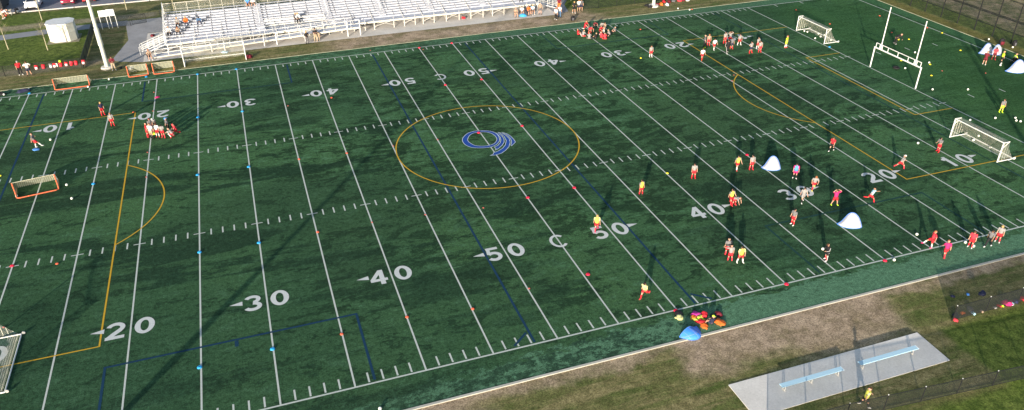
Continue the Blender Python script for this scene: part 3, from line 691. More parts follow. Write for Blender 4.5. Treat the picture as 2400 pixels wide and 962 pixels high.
def bush(loc,rx,h,label,name='shrub',dens=1500,seed=3,mt=None,g=None):
    rnd=random.Random(seed); t=empty(name,loc,label,'shrub',g)
    b=NB(); tube(b,(0,0,0),(0,0,h*.5),.06,.03); obj('trunk',b,M_bark,t); b=NB()
    for i in range(dens):
        a=rnd.uniform(0,2*PI); f=rnd.random()**.7; z=h*rnd.random()**.9; rr=rx*math.sqrt(max(0,1-(z/h)**1.6))*f*(1+.25*math.sin(a*3+z*4))
        p=Vector((math.cos(a)*rr,math.sin(a)*rr,z)); s=.11
        v=[b.verts.new(p+Vector((rnd.uniform(-s,s),rnd.uniform(-s,s),rnd.uniform(-s,s)))) for _ in range(3)]; b.faces.new(v)
    obj('crown',b,mt or M_leaf,t)
bush((27.0,42.2,0),1.7,3.0,'dark green rounded shrub at the corner of the plaza behind the spectators')
bush((25.0,44.6,0),1.3,2.4,'dark green shrub further back on the plaza, cut off by the top edge',seed=8)

# ------------------------------------------------------------------ cars
M_glass=mat('car_glass',(.015,.02,.03),.08,spec=.8); M_tyre=mat('tyre_rubber',(.015,.015,.015),.8); M_rim=mat('alloy_rim',(.45,.46,.48),.3,.6); M_lamp=mat('headlamp',(.75,.78,.8),.1,spec=.8); M_trim=mat('black_trim',(.015,.015,.017),.5)
def car(loc,col,label,suv=False,rz=0):
    t=empty('parked_car',loc,label,'car','cars parked beyond the path',rz); W_,L=.92,4.6 if not suv else 4.5; H=1.45 if not suv else 1.68; pm=mat('car_paint_'+col[0],col[1],.25,spec=.6)
    prof=[(0,.28),(0,.62),(.12,.76),(1.15,.95 if not suv else 1.05),(L-1.0 if not suv else L-.25,1.02 if not suv else 1.08),(L-.1,.95),(L,.6),(L,.3)]
    b=NB(); rings=[]
    for x,sx,ss in ((-W_,.0,.0),(-W_+.02,.0,.03),(-W_+.16,.0,.08),(0,0,.10),(W_-.16,0,.08),(W_-.02,0,.03),(W_,0,0)):
        e=abs(x)/W_; rings.append([b.verts.new((x,y+(.22*e**4 if y<.5 else (-.15*e**4 if y>L-.5 else 0)),z+ss-(.10 if abs(x)==W_ and z>.7 else 0))) for y,z in prof])
    for A,B in zip(rings,rings[1:]):
        for i in range(len(prof)-1): b.faces.new((A[i],A[i+1],B[i+1],B[i]))
        b.faces.new((A[-1],A[0],B[0],B[-1]))
    b.faces.new(rings[0]); b.faces.new(rings[-1][::-1]); obj('body',b,pm,t,smooth=False)
    y0,y1,y2,y3=(1.2,2.0,3.45,4.25) if not suv else (1.15,1.8,4.0,4.42); zb=.98 if not suv else 1.08
    b=NB(); A=[b.verts.new(q) for q in ((-.80,y0,zb),(.80,y0,zb),(.82,y3,zb),(-.82,y3,zb))]; B=[b.verts.new(q) for q in ((-.60,y1,H-.04),(.60,y1,H-.04),(.60,y2,H-.04),(-.60,y2,H-.04))]
    for i in range(4): b.faces.new((A[i],A[(i+1)%4],B[(i+1)%4],B[i]))
    b.faces.new(B); b.faces.new(A[::-1]); obj('window',b,M_glass,t)
    b=NB(); box(b,(0,(y1+y2)/2,H-.01),(1.24,y2-y1+.06,.06)); bmesh.ops.bevel(b,geom=b.edges[:],offset=.02,segments=2)
    for s in (-1,1):
        for (ya,za,yb,zb2) in ((y0,zb,y1,H),(y3,zb,y2,H)): tube(b,(s*.80,ya,za),(s*.60,yb,zb2-.02),.035,n=6)
        tube(b,(s*.81,(y1+y2)/2,zb),(s*.61,(y1+y2)/2,H-.03),.03,n=6)
    obj('roof',b,pm,t)
    for s in (-1,1):
        b=NB(); box(b,(s*.66,.10,.66),(.36,.16,.13),s*.35); bmesh.ops.bevel(b,geom=b.edges[:],offset=.03,segments=2); obj('headlight',b,M_lamp,t)
        b=NB(); box(b,(s*1.0,1.35,1.0),(.18,.10,.13)); bmesh.ops.bevel(b,geom=b.edges[:],offset=.03,segments=1); obj('mirror',b,pm,t)
        for y in (.85,L-.85):
            b=NB(); v=bmesh.ops.create_cone(b,cap_ends=True,segments=20,radius1=.33,radius2=.33,depth=.21)['verts']; bmesh.ops.transform(b,matrix=Matrix.Translation((s*.84,y,.33))@Matrix.Rotation(PI/2,4,'Y'),verts=v); w=obj('wheel',b,M_tyre,t)
            b=NB(); v=bmesh.ops.create_cone(b,cap_ends=True,segments=16,radius1=.2,radius2=.2,depth=.02)['verts']; bmesh.ops.transform(b,matrix=Matrix.Translation((s*.955,y,.33))@Matrix.Rotation(PI/2,4,'Y'),verts=v); obj('rim',b,M_rim,w)
    b=NB(); box(b,(0,-.005,.42),(1.1,.03,.16)); box(b,(0,.02,.66),(.7,.04,.08)); obj('grille',b,M_trim,t)
    return t
car((-50.75,65.35,0),('white',(.78,.78,.78)),'white saloon car parked nose to the grass verge')
car((-45.95,66.15,0),('wine',(.28,.015,.045)),'wine red sport utility car parked beside the white car',True,R(-3))
car((-43.0,66.5,0),('red',(.50,.02,.03)),'bright red car parked behind the cream mast',False,R(2))
car((-39.1,66.9,0),('dark',(.02,.025,.03)),'dark car mostly cut off by the top edge of the photo',False)
t=empty('cargo_van',(-55.51,68.80),'black van with an open rear door at the top left corner of the photo','van')
t.location=(-55.6,66.0,0)
b=NB(); box(b,(0,2.3,1.25),(2.0,4.9,1.9)); bmesh.ops.bevel(b,geom=b.edges[:],offset=.12,segments=2); obj('body',b,mat('van_paint',(.02,.02,.022),.4),t)
b=NB(); box(b,(1.15,-.25,1.3),(.06,.7,1.5)); bmesh.ops.bevel(b,geom=b.edges[:],offset=.02,segments=1); obj('door',b,mat('van_paint'),t)
b=NB(); box(b,(0,-.16,1.55),(1.5,.03,.6)); obj('window',b,M_glass,t)
for x in (-.85,.85):
    for y in (.8,3.9):
        b=NB(); v=bmesh.ops.create_cone(b,cap_ends=True,segments=20,radius1=.36,radius2=.36,depth=.24)['verts']; bmesh.ops.transform(b,matrix=Matrix.Translation((x,y,.36))@Matrix.Rotation(PI/2,4,'Y'),verts=v); obj('wheel',b,M_tyre,t)
t=empty('folding_table',(-53.9,64.2,0),'cream topped folding table beside the black van','table')
b=NB(); box(b,(0,0,.74),(1.5,.75,.04)); obj('table_top',b,mat('cream_top',(.65,.55,.38),.6),t)
for x in (-.65,.65):
    for y in (-.3,.3): b=NB(); tube(b,(x,y,0),(x,y,.72),.02); obj('leg',b,M_galv,t)
# ------------------------------------------------------------------ people
def dr(a,b_,s): a=R(a); b_=R(b_); return Vector((s*math.sin(b_),math.cos(b_)*math.sin(a),-math.cos(b_)*math.cos(a)))
POSES=dict(
 stand=dict(lean=2,arms=((4,10,10,6),(6,10,14,4)),legs=((4,4,0,3),(-3,5,-6,4))),
 wide=dict(lean=3,arms=((8,18,30,-10),(6,18,30,-10)),legs=((4,12,-4,10),(-3,12,-8,10))),
 walk=dict(lean=5,arms=((28,8,45,4),(-22,8,-5,6)),legs=((-16,3,-32,3),(24,3,10,3))),
 run=dict(lean=16,arms=((45,14,110,-10),(-50,16,20,-5)),legs=((-25,4,-85,4),(44,3,12,3))),
 kick=dict(lean=-6,arms=((15,55,35,40),(-35,50,-10,35)),legs=((2,3,-8,2),(50,14,34,12))),
 lunge=dict(lean=18,arms=((20,20,60,-20),(-25,20,15,-5)),legs=((-34,6,-50,6),(46,6,8,6))),
 fold=dict(lean=1,arms=((18,12,95,-58),(20,12,88,-58)),legs=((3,5,0,4),(-2,6,-4,5))),
 hips=dict(lean=0,arms=((-18,42,30,-52),(-18,42,30,-52)),legs=((2,9,-2,8),(-2,9,-6,8))),
 head=dict(lean=-3,arms=((150,48,205,-58),(150,48,205,-58)),legs=((8,14,-4,12),(-4,14,-10,12))),
 carry=dict(lean=4,arms=((10,8,85,-14),(10,8,85,-14)),legs=((6,5,2,4),(-6,5,-10,5))),
 point=dict(lean=2,arms=((60,35,75,30),(4,10,12,6)),legs=((4,6,0,5),(-4,6,-8,5))),
 phone=dict(lean=2,arms=((50,15,125,-15),(10,10,70,-30)),legs=((3,5,0,4),(-3,5,-5,4))),
 bend=dict(lean=68,arms=((25,8,10,4),(35,8,20,-4)),legs=((14,9,-10,7),(4,9,-16,8))),
 crouch=dict(lean=38,arms=((55,15,60,-15),(50,15,70,-15)),legs=((95,16,-42,8),(80,16,-52,8))),
 kneel=dict(lean=14,arms=((35,12,60,-20),(25,12,50,-20)),legs=((84,8,0,5),(-4,8,-94,4))),
 sitg=dict(lean=-8,arms=((50,14,35,-10),(45,14,40,-10)),legs=((122,10,20,4),(118,12,24,4))),
 sitx=dict(lean=18,arms=((30,16,55,-25),(30,16,55,-25)),legs=((80,48,60,-62),(82,46,40,-58))),
 sitl=dict(lean=-24,arms=((-40,16,-38,10),(-40,16,-30,10)),legs=((88,14,70,8),(112,12,40,6))),
 seat=dict(lean=6,arms=((30,10,62,-18),(28,10,66,-18)),legs=((88,8,6,3),(86,9,2,4))),
 seatf=dict(lean=34,arms=((50,10,80,-28),(45,10,85,-28)),legs=((88,13,10,4),(86,13,4,4))),
)
HEADS={'bend':40,'carry':25,'crouch':20,'kneel':18,'sitx':20,'seatf':20,'phone':20}
_pc={}
def solve(pose):
    p=POSES[pose]; l=R(p['lean']); sp=Vector((0,math.sin(l),math.cos(l))); pel=Vector((0,0,.52))
    J=dict(pel=pel,spine=pel+sp*.12,chest=pel+sp*.23,neck=pel+sp*.325)
    hl=R(p['lean']*.5+HEADS.get(pose,6)); hs=Vector((0,math.sin(hl),math.cos(hl))); J['headb']=J['neck']+hs*.03; J['head']=J['neck']+hs*.095; J['hs']=hs; J['sp']=sp
    for i,s in enumerate((-1,1)):
        a=p['arms'][i]; k='LR'[i]
        sh=pel+sp*.295+Vector((s*.108,0,0)); el=sh+dr(a[0],a[1],s)*.165; wr=el+dr(a[2],a[3],s)*.145
        g=p['legs'][i]; hip=pel+Vector((s*.052,0,-.02)); kn=hip+dr(g[0],g[1],s)*.235; an=kn+dr(g[2],g[3],s)*.235
        fd=Vector((s*.15,1,0)); cd=(an-kn).normalized()
        if abs(cd.z)<.75: fd=(fd*.35+Vector((0,0,-1))*(.9 if g[2]<-40 else -.4)+Vector((0,.2,0))) 
        fd.normalize()
        J.update({'sh'+k:sh,'el'+k:el,'wr'+k:wr,'ha'+k:wr+dr(a[2]+6,a[3],s)*.05,'hip'+k:hip,'kn'+k:kn,'an'+k:an,'to'+k:an+fd*.085+Vector((0,0,-.022)),'fd'+k:fd})
    lo=min([J['an'+k].z-.042 for k in 'LR']+[J['to'+k].z-.014 for k in 'LR']+[J['kn'+k].z-.04 for k in 'LR']+[pel.z-.085])
    if pose in('seat','seatf'): lo=pel.z-.085
    for k,v in list(J.items()):
        if k not in('hs','sp','fdL','fdR'): J[k]=v-Vector((0,0,lo))
    return J
M_skin=[mat('skin_light',(.46,.26,.18),.6),mat('skin_tan',(.32,.17,.10),.6),mat('skin_dark',(.14,.07,.045),.6)]
M_eye=mat('eye_dark',(.02,.015,.012),.3); M_mouth=mat('lip_tone',(.32,.09,.08),.6)
def body_mesh(J):
    me=bpy.data.meshes.new('tmp'); names=['pel','spine','chest','neck','headb','shL','elL','wrL','haL','shR','elR','wrR','haR','hipL','knL','anL','toL','hipR','knR','anR','toR']
    rad=dict(pel=.082,spine=.074,chest=.086,neck=.034,headb=.032,sh=.040,el=.026,wr=.019,ha=.020,hip=.062,kn=.036,an=.023,to=.020)
    idx={n:i for i,n in enumerate(names)}; E=[('pel','spine'),('spine','chest'),('chest','neck'),('neck','headb')]
    for k in 'LR': E+=[('chest','sh'+k),('sh'+k,'el'+k),('el'+k,'wr'+k),('wr'+k,'ha'+k),('pel','hip'+k),('hip'+k,'kn'+k),('kn'+k,'an'+k),('an'+k,'to'+k)]
    me.from_pydata([J[n] for n in names],[(idx[a],idx[c]) for a,c in E],[])
    o=bpy.data.objects.new('tmp',me); S.collection.objects.link(o); sk=o.modifiers.new('s','SKIN'); sk.use_smooth_shade=True
    for i,n in enumerate(names):
        r=rad.get(n) or rad[n[:-1]]; d=me.skin_vertices[0].data[i]; d.radius=(r,r*.82 if n in('spine','chest','pel') else r); d.use_root=(n=='pel')
    ss=o.modifiers.new('u','SUBSURF'); ss.levels=1
    dg=bpy.context.evaluated_depsgraph_get(); m2=bpy.data.meshes.new_from_object(o.evaluated_get(dg)); bpy.data.objects.remove(o)
    b=NB(); b.from_mesh(m2); bpy.data.meshes.remove(m2)
    hs=J['hs']; c=J['head']; X=Vector((1,0,0)); Yv=hs.cross(X)*-1; Mh=Matrix((X,Yv,hs)).transposed().to_4x4(); Mh.translation=c
    nv=ball_(b,(0,0,0),(1,1,1),14,12)
    for v in nv:                     # skull narrowing to a chin
        x,y,z=v.co; t=max(0,-z); v.co=Vector((x*.058*(1-.32*t),y*.068*(1-.10*t)+(.006*t if y>0 else -.004*t*0),z*.078))
    bmesh.ops.transform(b,matrix=Mh,verts=nv)
    def feat(p,s,mi=0):
        n0=len(b.faces); v=ball_(b,(0,0,0),s,8,6); bmesh.ops.transform(b,matrix=Mh@Matrix.Translation(p),verts=v); b.faces.ensure_lookup_table()
        for f in list(b.faces)[n0:]: f.material_index=mi
    feat((0,.068,-.010),(.009,.016,.017)); 
    for s in (-1,1): feat((s*.056,-.004,-.008),(.008,.013,.018)); feat((s*.022,.060,.004),(.009,.007,.006),1)
    feat((0,.060,-.040),(.018,.007,.005),2)
    for k in 'LR':                   # fingers and thumb leave the palm
        s=-1 if k=='L' else 1; h=J['ha'+k]; d=(h-J['wr'+k]).normalized(); side=d.cross(Vector((0,0,1))) 
        side=side.normalized() if side.length>.2 else Vector((0,1,0)); pn=d.cross(side)
        for i,L in enumerate((.038,.044,.041,.032)):
            p=h+side*((i-1.5)*.0085)-d*.004; q=p+d*L*.6+pn*.004; e=q+d*L*.4+pn*.016; tube(b,p,q,.0056,.005,5); tube(b,q,e,.005,.0036,5)
        p=h-d*.03+side*.017; q=p+side*.018+d*.016; tube(b,p,q,.0065,.0055,5); tube(b,q,q+d*.02+pn*.005,.0055,.004,5)
    me=bpy.data.meshes.new('person_body'); b.to_mesh(me); b.free(); me.materials.append(M_skin[0]); me.materials.append(M_eye); me.materials.append(M_mouth)
    for p in me.polygons: p.use_smooth=True
    return me
def frame(d):
    X=Vector((1,0,0)); y=d.cross(X)*-1; y.normalize(); return X,y
def parts(pose):
    if pose in _pc: return _pc[pose]
    J=solve(pose); D={'J':J,'body':body_mesh(J)}; sp=J['sp']; X,Yv=frame(sp); pel=J['pel']
    def fin(b,n):
        bmesh.ops.recalc_face_normals(b,faces=b.faces)
        me=bpy.data.meshes.new(n); b.to_mesh(me); b.free()
        for p in me.polygons: p.use_smooth=True
        me.materials.append(M_white); return me
    def torso(b,g,h0=-.04):
        loft(b,[(pel+sp*(h0),X,Yv,.098+g,.075+g),(pel+sp*.08,X,Yv,.094+g,.072+g),(pel+sp*.20,X,Yv,.108+g,.078+g),(pel+sp*.275,X,Yv,.118+g,.072+g),(pel+sp*.31,X,Yv,.092+g,.056+g),(pel+sp*.335,X,Yv,.045+g,.040+g)],14)
    for nm,f in (('short_sleeve',.62),('long_sleeve',0)):
        b=NB(); torso(b,.004)
        for k in 'LR':
            sh,el,wr=J['sh'+k],J['el'+k],J['wr'+k]; s=sh+(pel+sp*.27-sh)*.35
            if f: limb(b,[s,sh,sh.lerp(el,.55),sh.lerp(el,.86)],[.048,.050,.044,.046])
            else: limb(b,[s,sh,el,wr],[.046,.048,.034,.027])
        D[nm]=fin(b,'shirt')
    b=NB(); torso(b,.012,-.02); D['bib']=fin(b,'bib')
    b=NB(); loft(b,[(pel+sp*.03,X,Yv,.100,.080),(pel-sp*.03,X,Yv,.106,.088),(pel-Vector((0,0,.055)),X,Vector((0,1,0)),.098,.084)],14)
    for k in 'LR':
        hp,kn=J['hip'+k],J['kn'+k]; limb(b,[hp+Vector((0,0,.02)),hp.lerp(kn,.3),hp.lerp(kn,.72)],[.064,.066,.062])
    D['shorts']=fin(b,'shorts')
    b=NB(); loft(b,[(pel+sp*.03,X,Yv,.100,.080),(pel-sp*.03,X,Yv,.104,.086),(pel-Vector((0,0,.055)),X,Vector((0,1,0)),.096,.082)],14)
    for k in 'LR':
        hp,kn,an=J['hip'+k],J['kn'+k],J['an'+k]; limb(b,[hp+Vector((0,0,.02)),hp.lerp(kn,.4),kn,kn.lerp(an,.5),an],[.064,.060,.045,.040,.034])
    D['trousers']=fin(b,'trousers')
    for k in 'LR':
        kn,an,to,fd=J['kn'+k],J['an'+k],J['to'+k],J['fd'+k]
        b=NB(); limb(b,[kn.lerp(an,.16),kn.lerp(an,.45),kn.lerp(an,.8),an],[.036,.039,.030,.028]); D['sock'+k]=fin(b,'sock')
        b=NB(); d=(to-an); heel=an-fd*.028-Vector((0,0,.012)); limb(b,[heel,an+fd*.01-Vector((0,0,.012)),an.lerp(to,.65)-Vector((0,0,.004)),to+fd*.022],[.022,.033,.029,.017]); D['shoe'+k]=fin(b,'shoe')
    hs=J['hs']; X2,Y2=frame(hs); Mh=Matrix((X2,Y2,hs)).transposed().to_4x4(); Mh.translation=J['head']
    for nm in ('hair','long_hair','cap'):
        b=NB(); v=ball_(b,(0,0,0),(1,1,1),14,12)
        kill=[q for q in v if q.co.z< (-.15 if q.co.y<-.1 else .38)-(.0 if nm!='long_hair' else (.5 if q.co.y<.1 else 0))]
        for q in v: x,y,z=q.co; q.co=Vector((x*.064,y*.074-.004,z*.086+.004))
        bmesh.ops.delete(b,geom=kill,context='VERTS'); b.verts.ensure_lookup_table()
        bmesh.ops.transform(b,matrix=Mh,verts=b.verts[:])
        if nm=='long_hair': p=J['head']-Y2*.06-hs*.02; limb(b,[p,p-Y2*.03-Vector((0,0,.05)),p-Y2*.012-Vector((0,0,.14))],[.028,.026,.012])
        if nm=='cap': v=ball_(b,(0,.075,.03),(.045,.045,.008),10,6); bmesh.ops.transform(b,matrix=Mh,verts=v)
        D[nm]=fin(b,nm)
    _pc[pose]=D; return D
CL=dict(red=(.52,.018,.03),coral=(.58,.04,.06),pink=(.50,.02,.13),magenta=(.42,.03,.24),maroon=(.13,.012,.022),grey=(.15,.145,.15),lgrey=(.25,.24,.235),dgrey=(.10,.10,.11),white=(.62,.61,.60),black=(.012,.012,.014),navy=(.018,.022,.055),blue=(.08,.25,.62),lblue=(.42,.66,.78),jeans=(.07,.15,.28),yellow=(.52,.52,.08),pale=(.55,.54,.24),neon=(.45,.66,.03),lime=(.45,.72,.03),khaki=(.36,.28,.19),orange=(.60,.13,.02),brown=(.06,.028,.015),blond=(.42,.26,.10),dark=(.012,.009,.008),ginger=(.28,.10,.04),olive=(.10,.11,.06),tan=(.30,.22,.16))
def cm(c): return mat('cloth_'+c,CL[c],.8)
def person(pose,loc,face,h,shirt,low,sock,shoe,hair,label,skin=0,sleeve='short_sleeve',lower='shorts',bib=None,hairk='hair',g=None):
    D=parts(pose); z=loc[2] if len(loc)>2 else 0
    o=obj('person',D['body']); o.location=(loc[0],loc[1],z); o.rotation_euler=(0,0,R(-face)); o.scale=(h*1.06,h*1.06,h); tag(o,label,'person',g)
    o.material_slots[0].link='OBJECT'; o.material_slots[0].material=M_skin[skin]
    def part(n,me,c):
        q=bpy.data.objects.new(n,me); q.material_slots[0].link='OBJECT'; COL.objects.link(q); q.material_slots[0].material=cm(c); q.parent=o
    part('shirt',D[sleeve],shirt); part(lower,D[lower],low)
    if bib: part('bib',D['bib'],bib)
    if lower=='shorts' and sock:
        for k in 'LR': part('sock',D['sock'+k],sock)
    for k in 'LR': part('shoe',D['shoe'+k],shoe)
    if 'stripe' in label or 'tracksuit' in label:
        J=D['J']
        for k in 'LR':
            b=NB(); s_=-1 if k=='L' else 1; ox=Vector((s_*.040,0,0)); limb(b,[J['sh'+k]+ox,J['el'+k]+ox*.8,J['wr'+k]+ox*.6],[.012,.011,.010],6); obj('stripe',b,cm('white'),o)
            if lower=='trousers' or 'tracksuit' in label:
                b=NB(); ox=Vector((s_*.052,0,0)); limb(b,[J['hip'+k]+ox*1.1,J['kn'+k]+ox*.8,J['an'+k]+ox*.55],[.013,.012,.011],6); obj('stripe',b,cm('lime' if 'lime' in label else 'white'),o)
    part('hair' if hairk!='cap' else 'cap',D[hairk],hair); return o
K=1.54; A_=1.76
PL='players training on the right half of the field'
P=person
P('stand',(9.67,-14.38),175,K,'grey','red','red','black','dark','player in a yellow bib walking alone below the yellow cone, red shorts',bib='yellow',skin=1)
P('walk',(3.54,-18.31),200,K,'pale','red','coral','pink','blond','fair haired player in a pale yellow bib beside the near right 50',bib='yellow')
P('run',(3.07,-27.64),235,K,'pale','red','red','coral','dark','player in a pale yellow bib running near the touchline, left of the kit pile',bib='pale')
P('stand',(15.62,-13.30),200,K,'lgrey','red','red','red','dark','player in grey with red socks standing alone right of the yellow cone')
P('walk',(20.31,-13.24),190,K,'grey','red','white','red','dark','player in a yellow bib and white socks just left of a red cone',bib='yellow')
P('stand',(21.55,-13.69),185,K,'lgrey','red','coral','red','dark','player in grey just below a red cone, left of the far pop up goal')
P('stand',(24.36,-16.45),215,K,'pink','pink','black','white','dark','player in a pink and blue top right of the far white pop up goal',bib='blue')
P('lunge',(24.67,-18.73),210,K,'lgrey','red','red','yellow','ginger','player in a grey shirt and yellow boots stepping over the near right 30')
P('walk',(22.32,-20.26),200,K,'lgrey','lgrey','black','white','dark','player in a pale top and black socks standing on the near right 30')
P('walk',(16.29,-18.40),180,K,'grey','red','red','red','dark','player in a yellow bib behind a bending team mate at the near right 40',bib='yellow')
P('bend',(16.37,-18.73),160,1.45,'lgrey','red','red','coral','brown','player in a grey shirt bending down beside the near right 40')
P('stand',(19.25,-23.05),255,K,'grey','red','red','white','dark','player in a grey shirt and white boots below the near right 30')
P('head',(24.61,-21.62),190,K,'pink','red',None,'neon','brown','player in a pink kit with hands on head and neon green boots')
P('run',(27.89,-22.19),130,K,'lblue','red','red','black','dark','player in a light blue bib running behind the nearer white pop up goal',skin=1)
P('walk',(31.15,-13.07),240,K,'red','black','black','white','brown','player in a red shirt and black shorts alone under the yellow box line')
P('lunge',(34.73,-18.27),115,K,'lgrey','red','coral','black','white','player in a grey shirt and white cap lunging at the near right 20',hairk='cap')
P('carry',(40.79,-16.74),265,K,'grey','red','red','red','dark','player in grey facing left beside the loose ball before the right goal')
P('stand',(11.69,-25.03),20,K,'grey','red','coral','red','dark','grey shirted player at the back of the three below the near right 40')
P('point',(11.43,-25.80),15,1.46,'lgrey','red','coral','brown','dark','grey shirted player pointing right among the three below the near right 40')
P('wide',(12.05,-26.26),190,K,'pale','red','white','white','dark','player in a yellow bib among the three below the near right 40',bib='yellow')
P('carry',(18.50,-28.21),270,K,'black','black','coral','white','brown','player in a black tracksuit top with white stripes holding a ball by the near touchline',sleeve='long_sleeve')
P('kick',(27.46,-29.55),290,K,'coral','red','white','pink','ginger','player in red swinging a leg at a ball by the near touchline',skin=0)
P('walk',(27.46,-30.99),25,K,'pink','red','coral','red','ginger','player in a bright pink shirt outside the near touchline, back to the camera')
P('stand',(30.42,-30.61),240,K,'coral','red','red','white','brown','player in red between two white balls outside the near touchline')
P('walk',(31.85,-31.00),250,1.62,'grey','black','black','white','dark','player in a grey shirt and black leggings second from the right on the near touchline',skin=1,lower='trousers')
P('stand',(33.11,-30.74),235,K,'lgrey','red','coral','white','blond','fair haired player in a grey shirt furthest right on the near touchline')
P('walk',(10.61,-41.70),120,K,'pale','black','black','white','brown','runner in a yellow bib and black shorts on the grass below the concrete bench pad',bib='yellow')
P('stand',(54.20,-11.79),195,K,'grey','lime','neon','lime','brown','goalkeeper in a grey top with lime shorts and socks behind the right goal line')
P('bend',(59.33,9.50),95,A_,'black','black',None,'white','blond','coach in black bending down between the goalpost uprights',lower='trousers',sleeve='long_sleeve')
P('carry',(64.09,-0.31),60,1.7,'maroon','maroon',None,'white','brown','bare legged person in maroon beside a pop up goal in the end zone')
P('carry',(66.63,0.65),210,1.6,'coral','maroon','maroon','red','brown','person in red behind the pop up goals in the far right end zone')
P('stand',(66.37,-0.67),120,1.55,'neon','black','black','white','blond','child in a neon yellow top and black shorts between the pop up goals')
P('kneel',(67.87,-1.07),110,1.5,'neon','black','black','black','blond','child in a neon yellow top kneeling beside the coach in black')
P('crouch',(67.60,-1.74),265,1.7,'black','black',None,'black','lgrey','grey haired coach in black crouching behind the pop up goal at the right edge',lower='trousers',sleeve='long_sleeve')
# group round the coaches on the far right
P('stand',(26.88,16.13),185,1.5,'lgrey','red','white','white','brown','player in a grey shirt and white socks alone left of the far right 20')
P('walk',(32.40,12.99),190,1.55,'white','red','red','orange','brown','player in a white shirt and red socks nearest the camera on the yellow box line')
P('stand',(34.96,16.69),120,A_,'dgrey','black',None,'lime','dark','coach in dark grey top and black trousers left of the far group',lower='trousers')
P('stand',(36.00,17.34),200,1.52,'tan','red','coral','red','ginger','player in a beige top and red shorts beside the coach in black trousers')
P('walk',(35.81,15.69),185,1.52,'white','red','white','white','dark','player in a white shirt and white socks at the left of the far group')
P('stand',(38.45,17.33),180,1.55,'lgrey','red','red','red','dark','player in a grey shirt at the left of the huddle round the coach in black')
P('walk',(36.72,14.02),190,1.82,'black','black',None,'white','dark','tall coach in a black tracksuit with white stripes in the middle of the far group',lower='trousers',sleeve='long_sleeve')
P('stand',(38.11,15.19),200,1.5,'grey','navy','red','red','dark','player in navy shorts and red socks right beside the tall coach')
P('head',(39.17,17.24),180,1.52,'lgrey','red','red','red','brown','player with hands raised at the back of the huddle')
P('wide',(39.87,16.10),180,1.5,'lgrey','red','white','white','dark','player in red shorts and white socks covering the right 10 marking')
P('hips',(39.53,12.99),170,1.52,'lgrey','navy','red','red','dark','player in navy shorts and red socks with hands on hips right of the far group')
P('stand',(41.37,14.17),170,1.5,'lgrey','red','white','white','dark','grey player half hidden by a team mate right of the far group')
P('stand',(40.79,12.86),190,1.52,'lgrey','coral','red','red','dark','player in a grey shirt nearest the camera at the right end of the far group')
P('stand',(44.99,13.19),150,1.58,'neon','neon','white','coral','ginger','goalkeeper in a neon yellow kit in front of the far white goal')
# resting team beside the far touchline
TG='seated team resting beside the far touchline'
for po,lo,fa,h,sh,sl,so_,hr,lb in (
 ('kneel',(23.41,28.78),150,1.6,'red','red','white','ginger','kneeling player in red with fair skin, back left of the seated team'),
 ('bend',(23.35,27.07),170,1.45,'coral','red','red','dark','player in red bending forward in the middle left of the seated team'),
 ('crouch',(24.80,28.85),180,1.6,'maroon','black','black','dark','coach in maroon crouching at the back of the seated team'),
 ('sitg',(21.52,26.80),120,1.5,'red','red','white','dark','seated player in red furthest left in the resting team'),
 ('sitx',(21.83,25.94),60,1.5,'lgrey','red','coral','tan','seated player in grey with red shorts, second from the left in the resting team'),
 ('sitx',(22.22,24.70),20,1.5,'lgrey','grey','black','dark','seated player in pale grey with back to the camera left of the one in black'),
 ('sitg',(23.10,24.57),330,1.5,'black','black','black','dark','seated player all in black at the front of the resting team'),
 ('sitx',(24.13,23.82),10,1.5,'coral','red','red','dark','seated player in a red top nearest the camera in the resting team'),
 ('sitg',(23.94,24.62),60,1.5,'coral','red','red','ginger','seated player in coral just left of the nearest red one'),
 ('sitx',(24.89,27.08),150,1.5,'red','red','red','brown','seated player in red in the middle of the resting team'),
 ('sitx',(25.88,28.65),190,1.5,'lgrey','black','white','dark','seated player in grey at the back right of the resting team'),
 ('kneel',(25.91,27.47),250,1.45,'tan','grey','white','brown','kneeling player in beige right of the middle of the resting team'),
 ('sitg',(24.88,25.95),300,1.5,'white','red','white','blond','seated player in white behind the two nearest red ones'),
 ('sitx',(25.39,25.01),290,1.5,'lgrey','black','black','tan','seated player in pale grey second from the right in the resting team'),
 ('sitg',(26.53,25.91),270,1.5,'grey','black','black','grey','seated player in grey furthest right in the resting team')):
    P(po,lo,fa,h,sh,sl,so_,so_ if so_!='coral' else 'red',hr,lb,g=TG)
# huddle at the far left 20
HG='huddle of players by the far left 20'
P('stand',(-32.25,13.20),95,K,'red','red','red','red','dark','player all in red at the left of the huddle by the far left 20',g=HG)
P('stand',(-31.86,12.64),30,1.66,'white','khaki','black','black','dark','player in white with back to the camera in the left huddle',g=HG)
P('crouch',(-31.69,15.58),190,1.6,'lgrey','black','black','white','white','crouching player in grey at the back of the huddle',g=HG)
P('stand',(-31.97,14.37),150,1.5,'grey','maroon','maroon','red','maroon','player with reddish hair behind the one in red in the huddle',g=HG)
P('stand',(-31.30,12.85),185,1.5,'white','red','white','red','brown','player in white shirt and red shorts facing the camera in the huddle',g=HG)
P('carry',(-30.76,12.45),190,1.5,'lgrey','red','coral','coral','dark','player in grey and red with forearms forward, right of the middle of the huddle',g=HG)
P('stand',(-30.25,13.32),250,1.74,'dgrey','black',None,'white','blue','coach in dark clothes and a blue cap in the huddle by the far left 20',lower='trousers',hairk='cap',g=HG)
P('kneel',(-29.50,12.83),250,1.5,'coral','red','red','red','coral','kneeling player in red and white at the right of the huddle',g=HG)
P('crouch',(-29.81,12.11),300,1.45,'lgrey','red','white','red','tan','crouching player in pale grey nearest the camera at the right of the huddle',g=HG)
P('kick',(-42.68,14.31),80,1.62,'grey','red','white','white','dark','player in grey and red kicking above the flat blue cone stack')
P('stand',(-37.13,20.63),150,1.5,'navy','red','red','red','blond','fair haired child in a dark blue top on the yellow box line at the left')
